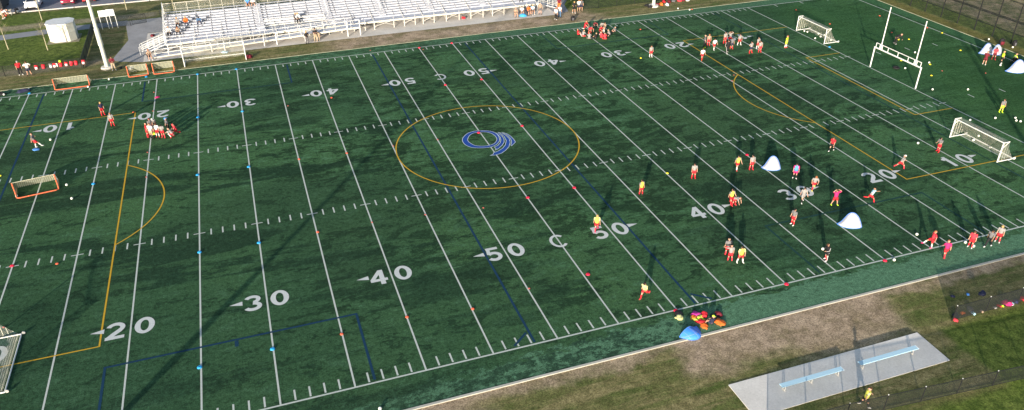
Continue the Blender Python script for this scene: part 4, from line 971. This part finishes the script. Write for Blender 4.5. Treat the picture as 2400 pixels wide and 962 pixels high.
P('stand',(-35.90,17.33),170,1.45,'lgrey','red','red','red','ginger','child in grey top and red shorts just below the left yellow line')
# spectators
P('stand',(-47.64,36.82),160,A_,'red','black',None,'white','lgrey','man in a red shirt and black trousers at the left fence',lower='trousers')
P('hips',(-46.63,36.31),170,A_,'white','navy',None,'black','brown','man in a white shirt and navy shorts at the left fence')
P('fold',(-37.08,34.62),170,A_,'maroon','khaki',None,'white','brown','person in a maroon hoodie beside the cream light mast',lower='trousers',sleeve='long_sleeve')
P('phone',(-13.55,36.19),185,1.72,'black','dgrey',None,'black','blond','person in a black top and dark trousers standing at the edge of the ramp walk',lower='trousers',sleeve='long_sleeve')
P('fold',(-12.35,36.83),185,1.78,'black','khaki',None,'tan','brown','person in a black top and beige trousers standing by the ramp with a child',lower='trousers')
P('stand',(-11.93,37.03),190,1.15,'khaki','khaki',None,'tan','blond','small child in beige beside the adult at the ramp',lower='trousers')
P('stand',(16.22,36.46),185,1.74,'black','white',None,'white','brown','person in white trousers and a black top by the right stairs',lower='trousers') if 0 else None
P('stand',(21.34,34.37),230,1.7,'white','black',None,'white','ginger','person in a white top and black leggings on the dirt by the right stairs',lower='trousers')
P('stand',(22.18,35.11),200,1.72,'white','jeans',None,'navy','blond','person in a white top and blue jeans on the plaza corner by the right stairs',lower='trousers')
P('stand',(23.51,38.54),190,1.8,'maroon','orange',None,'tan','brown','person in a maroon top and orange trousers on the plaza behind the right stairs',lower='trousers')
P('carry',(24.94,36.25),190,1.76,'black','black',None,'white','blond','blond person in black shorts and top left of the pair by the dark shrub')
P('phone',(25.92,36.77),190,1.74,'white','navy',None,'tan','ginger','person in a pale top and navy skirt left of the chain link corner')
P('stand',(26.36,36.83),200,1.74,'dgrey','navy',None,'tan','dark','person in dark clothes half behind the one in the pale top at the fence corner')
P('stand',(20.07,37.39),185,1.74,'tan','dgrey',None,'brown','lgrey','person in a beige jacket standing at the right end of the bleachers walk',sleeve='long_sleeve')
for po,lo,fa,h,sh,sl,so_,hr,lb in (
 ('seat',(16.32,37.48),190,1.7,'tan','khaki','tan','tan','spectator in beige on a camp chair furthest left at the foot of the bleachers'),
 ('seat',(17.41,37.93),190,1.68,'white','dgrey','dark','dark','spectator in a pale patterned top on a chair above the blue umbrella'),
 ('seat',(18.36,37.80),170,1.72,'orange','black','black','dark','spectator in an orange top on a camp chair at the foot of the bleachers'),
 ('seat',(19.09,37.97),185,1.72,'lblue','black','white','blond','spectator in a pale blue top on a camp chair at the foot of the bleachers')):
    P(po,(lo[0],lo[1],.42),fa,h,sh,sl,None,so_,hr,lb)
    t=empty('camp_chair',(lo[0],lo[1],-.01),'folding camp chair under the '+lb.split(' on a')[0],'chair','camp chairs at the foot of the bleachers',R(-fa))
    b=NB(); box(b,(0,0,.40),(.50,.46,.02)); bmesh.ops.bevel(b,geom=b.edges[:],offset=.008,segments=1); obj('seat',b,cm('navy'),t)
    b=NB(); box(b,(0,-.26,.68),(.50,.025,.46)); obj('backrest',b,cm('navy'),t)
    for x in (-.25,.25):
        for y in (-.23,.23): b=NB(); tube(b,(x,y,0),(x,-y*.0+(.0 if y<0 else .0)+y*.9,.42 if y>0 else .9),.012); obj('leg',b,M_blk,t)
P('seat',(*(-33.09,37.07),.42),165,1.7,'tan','black',None,'white','ginger','red haired spectator on a camp chair at the foot of the left stairs',sleeve='short_sleeve')
t=empty('camp_chair',(-33.09,37.07),'black camp chair under the red haired spectator at the left stairs','chair','camp chairs at the foot of the bleachers',R(-165))
b=NB(); box(b,(0,0,.40),(.50,.46,.02)); bmesh.ops.bevel(b,geom=b.edges[:],offset=.008,segments=1); obj('seat',b,cm('black'),t)
b=NB(); box(b,(0,-.26,.68),(.50,.025,.46)); obj('backrest',b,cm('black'),t)
for x in (-.25,.25):
    for y in (-.23,.23): b=NB(); tube(b,(x,y,0),(x,y*.9,.42 if y>0 else .9),.012); obj('leg',b,M_blk,t)
for po,lo,sh,sl,lw,hr,lb in (
 ('seat',(-30.56,41.58,1.725),'white','black','trousers','tan','spectator in a white shirt lowest left on the bleachers'),
 ('seatf',(-29.43,41.58,1.725),'tan','black','trousers','ginger','red haired spectator in a beige top right of the one in the white shirt'),
 ('seat',(-29.42,43.41,2.235),'lgrey','black','trousers','blond','spectator in grey on the left of the bleachers, behind the lowest pair'),
 ('seat',(-28.35,43.41,2.235),'orange','navy','trousers','blond','spectator in an orange jacket on the left of the bleachers'),
 ('seatf',(-26.70,43.41,2.235),'jeans','navy','trousers','dark','spectator in a blue jacket right of the one in orange on the bleachers'),
 ('seat',(-20.11,46.46,3.085),'blue','black','shorts','blond','spectator in a blue top on the top row of the bleachers'),
 ('seatf',(-19.42,46.46,3.085),'white','black','shorts','dark','spectator in a white and pink top on the top row of the bleachers'),
 ('seat',(-14.27,41.58,1.725),'dgrey','black','trousers','blond','left one of two spectators in dark clothes in the middle of the bleachers'),
 ('seat',(-13.99,41.58,1.725),'white','black','trousers','blond','right one of two spectators in the middle of the bleachers, pale top'),
 ('seatf',(18.18,40.97,1.555),'dgrey','dgrey','trousers','dark','spectator in dark grey near the right end of the bleachers')):
    P(po,lo,178,1.72,sh,sl,None,'black',hr,lb,lower=lw,sleeve='long_sleeve' if lw=='trousers' else 'short_sleeve')
P('bend',(-54.01,62.50),90,A_,'white','khaki',None,'white','brown','person in a white top bending beside the cream table at the top left corner')
P('crouch',(-53.77,63.70),250,1.7,'maroon','maroon',None,'red','dark','person in maroon crouching between the table and the van')
P('sitg',(5.98,-31.98),330,1.35,'navy','navy',None,'orange','neon','child with a neon green cap and orange boots sitting by the kit pile',hairk='cap')

# ------------------------------------------------------------------ cones, balls
def disc_mesh(r,h):
    b=NB(); n=20; R_=[(r,.004),(r*.92,h*.35),(r*.55,h*.85),(r*.30,h),(r*.26,h*.8)]; rings=[[b.verts.new((x*math.cos(2*PI*i/n),x*math.sin(2*PI*i/n),z)) for i in range(n)] for x,z in R_]
    for A,B in zip(rings,rings[1:]):
        for i in range(n): b.faces.new((A[i],A[(i+1)%n],B[(i+1)%n],B[i]))
    me=bpy.data.meshes.new('disc_cone'); b.to_mesh(me); b.free(); me.materials.append(M_white)
    for p in me.polygons: p.use_smooth=True
    return me
DM={'L':disc_mesh(.17,.11),'M':disc_mesh(.125,.09),'S':disc_mesh(.085,.06)}
CC=dict(blue=(.02,.28,.60),red=(.62,.012,.05),orange=(.62,.10,.05),yellow=(.85,.72,.03),salmon=(.45,.10,.08))
CON=[]
def where(x,y):
    X,Y=x/YD,y/YD; k=round(X/5)*5
    if abs(X)>56: return 'in the right end zone'
    nm='the centre line' if k==0 else ('the %s %s'%('left' if k<0 else 'right','goal line' if abs(k)==55 else '%d yard line'%(55-abs(k))))
    if abs(X-k)<.5: return 'on '+nm
    return 'just '+('right' if X>k else 'left')+' of '+nm
CONES=[('blue','L',[(-27.43,29.61),(-22.91,29.75),(-27.44,16.42),(-22.86,16.40),(-22.94,2.90),(-27.54,2.87),(-36.56,4.32),(-22.90,-10.83),(-27.44,-10.62),(-22.91,-24.31),(-27.52,-24.53),(-45.71,29.98),(-33.26,30.85),(50.44,11.36)]),
 ('red','L',[(0.06,29.46),(4.54,29.74),(-0.04,16.07),(4.46,16.25),(-0.17,2.54),(4.60,2.54),(4.59,-11.25),(0.03,-11.46),(0.35,-23.72),(4.44,-29.79),(13.72,-29.82),(22.74,-29.85),(22.90,-11.05),(-41.16,-7.67)]),
 ('orange','M',[(-34.07,20.23),(-13.15,16.84),(-18.25,2.87),(-13.69,2.56),(-18.21,-10.84),(-18.32,-24.34),(-13.70,-24.06),(-9.08,-24.75),(-37.91,-8.53),(30.61,26.13),(42.05,31.71),(62.18,13.21),(68.19,13.12),(65.86,19.68),(56.70,19.12),(56.35,26.22)]),
 ('salmon','S',[(-18.01,16.22),(-9.07,2.56),(-4.54,2.44),(-13.71,-10.85),(-9.19,-11.18),(-4.19,-11.79),(-4.46,-23.86),(0.38,28.65),(-6.17,30.71),(-32.17,9.43),(-32.04,4.06),(-40.34,-15.71),(33.28,7.19),(57.64,-0.22),(61.98,-2.54),(-32.19,25.46),(-32.06,19.86),(32.12,5.75)]),
 ('yellow','M',[(13.81,-11.69),(60.90,10.53),(62.30,10.20),(68.45,10.72),(65.35,4.55),(55.54,4.22),(55.28,-0.97),(57.91,1.95),(25.50,16.15),(-44.94,8.97)])]
names={'salmon':'small faded red'}
allc=[(c,s,p,where(*p)) for c,s,L in CONES for p in L]
for c,s,p,w in allc:
    same=sorted([q for q in allc if q[0]==c and q[3]==w],key=lambda q:q[2][1]); i=[q[2] for q in same].index(p); n=len(same)
    od='' if n==1 else (', nearest the camera' if i==0 else (', furthest from the camera' if i==n-1 else ', %s from the near touchline'%('second','third','fourth','fifth','sixth','seventh','eighth','ninth')[i-1]))
    o=obj('disc_cone',DM[s],mat('cone_'+c,CC[c],.5)); o.location=(p[0],p[1],0.012); o.rotation_euler=(0,0,p[0]); tag(o,'%s disc cone %s%s'%(names.get(c,c),w,od),'cone','%s disc cones on the turf'%names.get(c,c))
M_ball=NT('ball_panels'); v=M_ball.t.nodes.new('ShaderNodeTexVoronoi'); v.inputs['Scale'].default_value=9; M_ball.set(v.inputs[0],M_ball.tc)
M_ball=M_ball.done(M_ball.mix(M_ball.rng(v.outputs[0],.18,.24,1,0),(.78,.78,.70),(.12,.12,.12)),.4,.4)
bm_=NB(); ball_(bm_,(0,0,0),.112,18,12); ME_ball=bpy.data.meshes.new('ball'); bm_.to_mesh(ME_ball); bm_.free(); ME_ball.materials.append(M_ball)
for p in ME_ball.polygons: p.use_smooth=True
BALLS=[((-38.81,4.80),'ball right of the orange goal on the left 10 yard line, nearer the goal'),((-38.06,1.94),'ball beside a red mark, lower of two right of the left orange goal'),((-42.76,4.10),'ball inside the near end of the orange goal at the left'),
 ((-41.59,15.64),'ball in front of the kicking player at the left'),((-37.40,31.35),'ball on the turf margin below the cream mast'),((-45.96,31.27),'ball on the far touchline margin beside the blue kit bag'),((-48.36,30.42),'ball at the left edge outside the far touchline'),((-39.50,29.61),'ball at the right foot of the furthest left orange goal'),
 ((59.17,5.81),'ball on the end zone turf right of the goalpost crossbar'),((58.10,2.34),'ball right of the goalpost leg among yellow cones'),((52.00,-4.49),'ball right of the foot of the near goalpost leg'),((55.78,-5.87),'ball in the end zone left of the goalkeeper in lime'),((49.38,-12.34),'ball just behind the right goal near its far post'),
 ((52.29,-12.84),'single ball at the feet of the goalkeeper in lime'),((54.28,-13.55),'top ball of the three right of the goalkeeper in lime'),((53.82,-14.07),'lower left ball of the three right of the goalkeeper in lime'),((54.06,-14.38),'right ball of the three right of the goalkeeper in lime'),
 ((27.74,-27.82),'ball in the air line of the kicking player in red near the touchline'),((23.39,-30.09),'ball outside the near touchline right of a red cone'),((30.50,-30.06),'ball left of the player in red on the near touchline'),((30.67,-30.70),'ball right of the feet of the player in red on the near touchline'),((40.21,-14.76),'ball between the lunging player and the player facing left'),
 ((47.17,-15.54),'ball lying on the net of the right goal, middle'),((45.90,-16.11),'ball inside the right goal near its ground bar, left'),((46.15,-17.90),'ball inside the right goal near its ground bar, right'),((46.36,-20.46),'ball behind the near back corner of the right goal'),
 ((51.25,17.60),'ball inside the far white goal, furthest left'),((51.41,17.16),'ball inside the far white goal, second from the left'),((50.71,14.63),'ball in front of the opening of the far white goal'),((52.36,16.05),'ball inside the far white goal, third from the left'),((51.84,14.95),'ball inside the far white goal, lowest on the net'),((52.73,15.36),'ball behind the near post of the far white goal'),((52.23,13.35),'ball inside the far white goal by its near side bar'),((52.69,12.47),'ball behind the near back corner of the far white goal'),
 ((40.20,32.62),'ball on the far kerb left of the small orange cones'),((41.48,31.48),'ball between two orange markers on the far margin'),((72.08,6.44),'ball on the grass strip left of the bags by the end fence'),((72.40,2.99),'ball on the grass strip below the right black bag'),
 ((-17.19,-32.13),'ball on the near margin, cut off by the bottom edge'),((6.41,-31.50),'ball right of the seated child at the kit pile'),((-31.52,13.36),'ball on the ground inside the huddle'),((53.96,1.86),'ball beside the black tyre shaped bag under the goalpost'),((65.60,-1.32),'ball at the feet of the child in neon'),((31.14,-16.07),'') ]
for p,lb in BALLS:
    if lb: o=obj('ball',ME_ball); o.location=(p[0],p[1],.112); o.rotation_euler=(p[0],p[1],0); tag(o,'white '+lb,'ball','training balls')
o=obj('ball',ME_ball); q=(18.18,-27.99); o.location=(q[0],q[1],.98); tag(o,'ball held by the player in the black tracksuit top','ball')

# ------------------------------------------------------------------ pop-up goals
M_rim2=mat('popup_blue_rim',(.06,.20,.62),.6); M_sheet=mat('popup_white_cloth',(.38,.40,.46),.7,noise=.06,nscale=3)
def popup(loc,rz,w,h,d,label,cloth=None,skew=0):
    t=empty('pop_up_goal',loc,label,'pop up goal','pop up training goals',rz)
    pr=[(-.5,0),(-.43,.07),(-.33,.24),(-.22,.56),(-.11,.86),(.02,1.0),(.17,.95),(.31,.72),(.42,.38),(.48,.12),(.5,0)]
    def pt(u,v):     # u across 0..PI, v 0 mouth arch .. 1 ground arc at the back
        t_=u/PI*10; i=min(9,int(t_)); f=t_-i; P4=[Vector(pr[max(0,min(10,i+q))]) for q in (-1,0,1,2)]
        c=.5*((2*P4[1])+(P4[2]-P4[0])*f+(2*P4[0]-5*P4[1]+4*P4[2]-P4[3])*f*f+(3*P4[1]-P4[0]-3*P4[2]+P4[3])*f**3)
        k=v*PI/2; zz=max(0,c.y)*h; s=max(0,1-(2*c.x)**2)
        return Vector((c.x*w+skew*zz/h*(1-.3*v),-d*s**.7*math.sin(k),max(.02,zz*math.cos(k)**.85)))
    b=NB(); n,m_=24,9; G_=[[b.verts.new(pt(PI*i/n,j/m_)) for i in range(n+1)] for j in range(m_+1)]
    for j in range(m_):
        for i in range(n):
            try: b.faces.new((G_[j][i],G_[j][i+1],G_[j+1][i+1],G_[j+1][i]))
            except ValueError: pass
    obj('cloth',b,cloth or M_sheet,t,smooth=True)
    for v in (.5,):
        b=NB(); path(b,[pt(PI*i/n,v) for i in range(n+1)],.009,5); obj('seam',b,mat('seam_grey',(.32,.34,.42),.7),t)
    for u in (.3,.5,.7):
        b=NB(); path(b,[pt(PI*u,j/m_)+Vector((0,0,.004)) for j in range(m_+1)],.007,5); obj('seam',b,mat('seam_grey'),t)
    for v in (0,1):
        b=NB(); path(b,[pt(PI*i/n,v) for i in range(n+1)],.028,6); obj('rim',b,M_rim2,t)
popup((23.45,-14.1,0),R(-32),1.75,1.3,.5,'white pop up goal standing between the red cone and the player in pink and blue',skew=-.04)
popup((23.6,-24.75,0),R(-36),1.95,1.25,.5,'white pop up goal nearest the camera, below the player in light blue',skew=-.06)
q=(67.22,2.37); popup((q[0]+.4,q[1]+.5,0),R(-10),1.9,1.25,.6,'white pop up goal behind the person in maroon in the far right end zone',skew=0)
q=(68.54,1.89); popup((q[0],q[1]+.3,0),R(-10),1.7,1.2,.6,'white pop up goal behind the child in neon yellow in the far right end zone')
q=(65.70,-3.31); popup((q[0],q[1],0),R(-28),2.2,1.5,.6,'large white pop up goal at the right edge below the crouching coach',skew=.05)
q=(67.43,-3.35); popup((q[0]+.2,q[1],0),R(-28),1.9,1.35,.6,'white pop up goal cut off by the right edge of the photo',skew=.1)
popup((4.08,-32.06),R(20),-1.75,.42,.95,'blue pop up goal lying folded on the near margin left of the kit pile',cloth=mat('popup_blue_cloth',(.05,.24,.78),.6,noise=.12,nscale=4))

# ------------------------------------------------------------------ bags and kit
def crumple(name,loc,s,col,label,cat,seed=0,group=None):
    rnd=random.Random(seed); b=NB(); v=bmesh.ops.create_icosphere(b,subdivisions=3,radius=1)['verts']
    for q in v:
        n=mnoise.noise(q.co*1.7+Vector((seed*3.1,0,0)))*.55+mnoise.noise(q.co*4.5+Vector((0,seed,0)))*.22; q.co*=1+n; q.co=Vector((q.co.x*s[0],q.co.y*s[1],max(-.25,q.co.z)*s[2]+s[2]*.25))
    o=obj(name,b,mat('kit_'+col,CL[col],.75) ,smooth=True); o.location=(loc[0],loc[1],loc[2] if len(loc)>2 else .005); o.rotation_euler=(0,0,rnd.uniform(0,3)); return tag(o,label,cat,group)
def backpack(loc,rz,col,trim,label,s=1,lying=False,group=None):
    t=empty('backpack',loc,label,'backpack',group,rz); t.scale=(s,s,s)
    if lying: t.rotation_euler=(R(80),0,rz)
    b=NB(); box(b,(0,0,.24),(.32,.18,.46)); bmesh.ops.bevel(b,geom=b.edges[:],offset=.06,segments=3); obj('body',b,cm(col),t,smooth=True)
    b=NB(); box(b,(0,-.11,.17),(.24,.08,.24)); bmesh.ops.bevel(b,geom=b.edges[:],offset=.03,segments=2); obj('pocket',b,cm(trim),t,smooth=True)
    for x in (-.09,.09): b=NB(); path(b,[(x,.08,.44),(x,.16,.32),(x,.15,.16),(x,.09,.06)],.016,6); obj('strap',b,cm('black'),t)
    b=NB(); path(b,[(-.04,.06,.47),(-.03,.06,.52),(.03,.06,.52),(.04,.06,.47)],.01,6); obj('handle',b,cm('black'),t)
ordn=('furthest left','second from the left','third from the left','fourth from the left','fifth from the left','sixth from the left','seventh from the left','eighth from the left','furthest right')
for i,(px,col,trim) in enumerate(((85,'red','white'),(100,'red','coral'),(116,'grey','white'),(124,'red','white'),(137,'red','coral'),(149,'red','white'),(160,'coral','red'),(170,'red','coral'),(186,'red','white'))):
    x=-45.75+(px-85)*.0515; backpack((x,36.62,.52),0,col,trim,'%s backpack hanging on the left fence, %s in the row'%('grey' if col=='grey' else 'red',ordn[i]),s=1.15,group='backpacks hanging on the left fence')
b=NB(); box(b,(0,0,.2),(.28,.04,.42)); bmesh.ops.bevel(b,geom=b.edges[:],offset=.015,segments=2); o=obj('towel',b,cm('white')); o.location=(-43.55,36.55,.62); tag(o,'white towel hanging on the left fence between red backpacks','towel')
b=NB(); v=ball_(b,(0,0,0),(.17,.14,.15),12,8); o=obj('cap',b,cm('neon'),smooth=True); o.location=(-43.05,36.6,1.22); tag(o,'neon yellow hat on top of the left fence','hat')
KP='bibs and bags in the pile on the near margin'
crumple('bib_pile',(4.27,-30.58),(.32,.25,.12),'pale','pale yellow bib left of the pile on the near margin','bib',1,KP)
crumple('bib_pile',(5.56,-30.70),(.42,.26,.16),'magenta','magenta bibs at the top left of the kit pile','bib',2,KP)
crumple('bib_pile',(5.64,-31.02),(.30,.24,.15),'yellow','yellow bibs in the middle of the kit pile','bib',3,KP)
crumple('bib_pile',(5.22,-30.92),(.26,.2,.14),'orange','orange bib at the left end of the kit pile','bib',4,KP)
crumple('bib_pile',(5.24,-31.13),(.45,.16,.12),'yellow','flat row of yellow bibs along the front of the kit pile','bib',5,KP)
crumple('bib_pile',(5.57,-31.25),(.30,.16,.11),'lime','lime green bib at the right front of the kit pile','bib',6,KP)
crumple('kit_bag',(6.02,-30.96),(.26,.26,.22),'red','red bag at the right end of the kit pile','bag',7,KP)
crumple('kit_bag',(5.46,-31.50),(.22,.34,.16),'red','red bag below the kit pile','bag',8,KP)
crumple('bib_pile',(5.46,-31.89),(.34,.22,.13),'orange','orange bibs left of the seated child','bib',9,KP)
crumple('bib_pile',(6.63,-31.97),(.38,.3,.18),'orange','orange bibs right of the seated child','bib',10,KP)
crumple('kit_bag',(7.06,-31.18),(.30,.24,.16),'maroon','maroon bag with white marks behind the seated child','bag',11,KP)
crumple('kit_bag',(4.47,-30.11),(.38,.26,.14),'black','black bag under the red cone on the near touchline','bag',12,KP)
crumple('kit_bag',(6.65,-31.38),(.5,.3,.12),'black','black bag beside the ball at the kit pile','bag',13,KP)
crumple('kit_bag',(-46.45,30.78),(.65,.3,.28),'navy','navy kit bag outside the far touchline at the left','bag',14)
crumple('kit_bag',(-48.73,30.82),(.4,.3,.24),'black','black kit bag at the left edge outside the far touchline','bag',15)
crumple('bag',(-35.13,34.36),(.36,.26,.24),'white','white bag lying in the middle orange goal','bag',16)
crumple('bag',(-36.39,35.13),(.30,.18,.14),'black','small black bag right of the person in the maroon hoodie','bag',17)
crumple('bib_pile',(-31.76,23.74),(.30,.16,.10),'pink','pink bib lying on the left 20 yard line','bib',18)
crumple('bib_pile',(-31.78,13.77),(.30,.30,.12),'lime','lime bib on the ground inside the huddle','bib',19)
crumple('cone_stack',(-42.66,13.90),(.34,.26,.07),'blue','flat blue cone stack under the kicking player at the left','cone stack',20)  # flattened stack of blue disc cones, shaped as a crumpled lump
crumple('kit_bag',(-21.19,33.37),(.42,.30,.32),'maroon','maroon and white bag at the right post of the large far goal','bag',21)
crumple('kit_bag',(-24.06,36.40),(.40,.24,.16),'lblue','pale blue bag behind the large far goal','bag',22)
crumple('kit_bag',(8.94,39.35),(.28,.24,.24),'red','red bag on the walk under the bleachers','bag',24)
crumple('kit_bag',(-33.16,46.66),(.36,.24,.20),'maroon','maroon bag on the plaza behind the left stairs','bag',25)
t=empty('umbrella',(17.38,37.30),'blue umbrella lying open on the walk in front of the camp chairs','umbrella')
b=NB(); n=8; c=b.verts.new((0,0,.42)); rg=[b.verts.new((.62*math.cos(2*PI*i/n),.62*math.sin(2*PI*i/n),.1)) for i in range(n)]; mr=[b.verts.new((.36*math.cos(2*PI*i/n),.36*math.sin(2*PI*i/n),.34)) for i in range(n)]
for i in range(n): b.faces.new((c,mr[i],mr[(i+1)%n])); b.faces.new((mr[i],rg[i],rg[(i+1)%n],mr[(i+1)%n]))
obj('canopy',b,mat('umbrella_blue',(.06,.36,.72),.5),t); b=NB(); tube(b,(0,0,.0),(0,0,.46),.01); obj('shaft',b,M_blk,t)
backpack((23.35,33.01),R(20),'black','dgrey','black rucksack standing on the dirt beside the far kerb',s=1.5)
b=NB(); 
def ring(b,R0,r0,z,n=24,m_=8):
    G_=[[b.verts.new(((R0+r0*math.cos(2*PI*j/m_))*math.cos(2*PI*i/n),(R0+r0*math.cos(2*PI*j/m_))*math.sin(2*PI*i/n),z+r0*math.sin(2*PI*j/m_))) for j in range(m_)] for i in range(n)]
    for i in range(n):
        for j in range(m_): b.faces.new((G_[i][j],G_[(i+1)%n][j],G_[(i+1)%n][(j+1)%m_],G_[i][(j+1)%m_]))
ring(b,.30,.11,.11); o=obj('ball_bag',b,cm('black'),smooth=True); q=(53.05,2.35); o.location=(q[0],q[1],0); tag(o,'black ring shaped ball bag lying under the goalpost crossbar','bag')
backpack((-52.61,64.80),R(40),'black','white','black and white rucksack on the lot kerb left of the white car',s=1.5)
backpack((71.95,4.36),R(-20),'black','maroon','black and maroon rucksack on the grass strip at the end fence, left of two',s=1.8)
backpack((73.23,3.54),R(15),'black','dgrey','black rucksack on the grass strip at the end fence, right of two',s=1.6)
FB='bags piled at the foot of the far fence'
for i,(q,col,nm) in enumerate((((36.51,35.57),'black','black bag left of the far cream mast'),((36.74,34.80),'black','low black bag touching the foot of the far cream mast'),((38.28,35.37),'maroon','maroon bag just right of the far cream mast'),((38.86,35.39),'orange','orange bag at the far fence'),((39.87,36.42),'red','upright red bag at the far fence'),((39.60,34.89),'white','white bag in front of the red one at the far fence'),((40.66,36.13),'maroon','maroon bag third in the row right of the far mast'),((41.49,36.29),'dgrey','dark grey bag at the far fence'),((42.45,36.18),'coral','pinkish bag at the far fence'),((43.79,35.92),'white','white bag furthest right at the far fence'),((43.12,36.17),'maroon','maroon bag next to the white one furthest right'))):
    crumple('kit_bag',(q[0],q[1],0),(.36,.26,.26),col,nm,'bag',30+i,FB)
NB_='kit bags along the near right fence'
for i,(q,col,s,nm) in enumerate((((22.59,-36.93),'navy',.30,'navy bag at the corner post of the near right fence'),((22.23,-37.25),'coral',.20,'pink shoe bag at the foot of the corner post'),((23.30,-36.84),'orange',.17,'round orange ball bag second from the corner post'),((24.11,-36.73),'dgrey',.26,'dark netting bag beside pale bottles at the near right fence'),((23.97,-37.13),'lblue',.16,'pale blue bottle bag lying on the grass'),((24.72,-37.15),'tan',.15,'beige ball bag by the second fence post'),((25.65,-36.09),'navy',.30,'navy jacket hanging over the near right fence'),((25.96,-37.13),'lgrey',.16,'pale bag right of the second fence post'),((26.37,-37.08),'red',.16,'small red bag beside the green one'),((26.57,-37.15),'lime',.14,'small green bag at the near right fence'),((27.12,-37.08),'pink',.36,'large pink red bag at the near right fence'),((27.44,-37.20),'lblue',.17,'pale bottle bag right of the large pink bag'),((27.93,-37.11),'navy',.26,'purple navy bag near the right edge'),((28.64,-37.05),'red',.28,'red bag at the right edge of the photo'),((24.14,-35.13),'navy',.15,'small navy pouch on the dry grass, left of two'),((25.36,-35.30),'blue',.13,'small blue pouch on the dry grass, right of two'))):
    crumple('kit_bag',(q[0],q[1],.55 if 'hanging' in nm else 0),(s,s*.7,s*.62),col,nm,'bag',60+i,NB_)
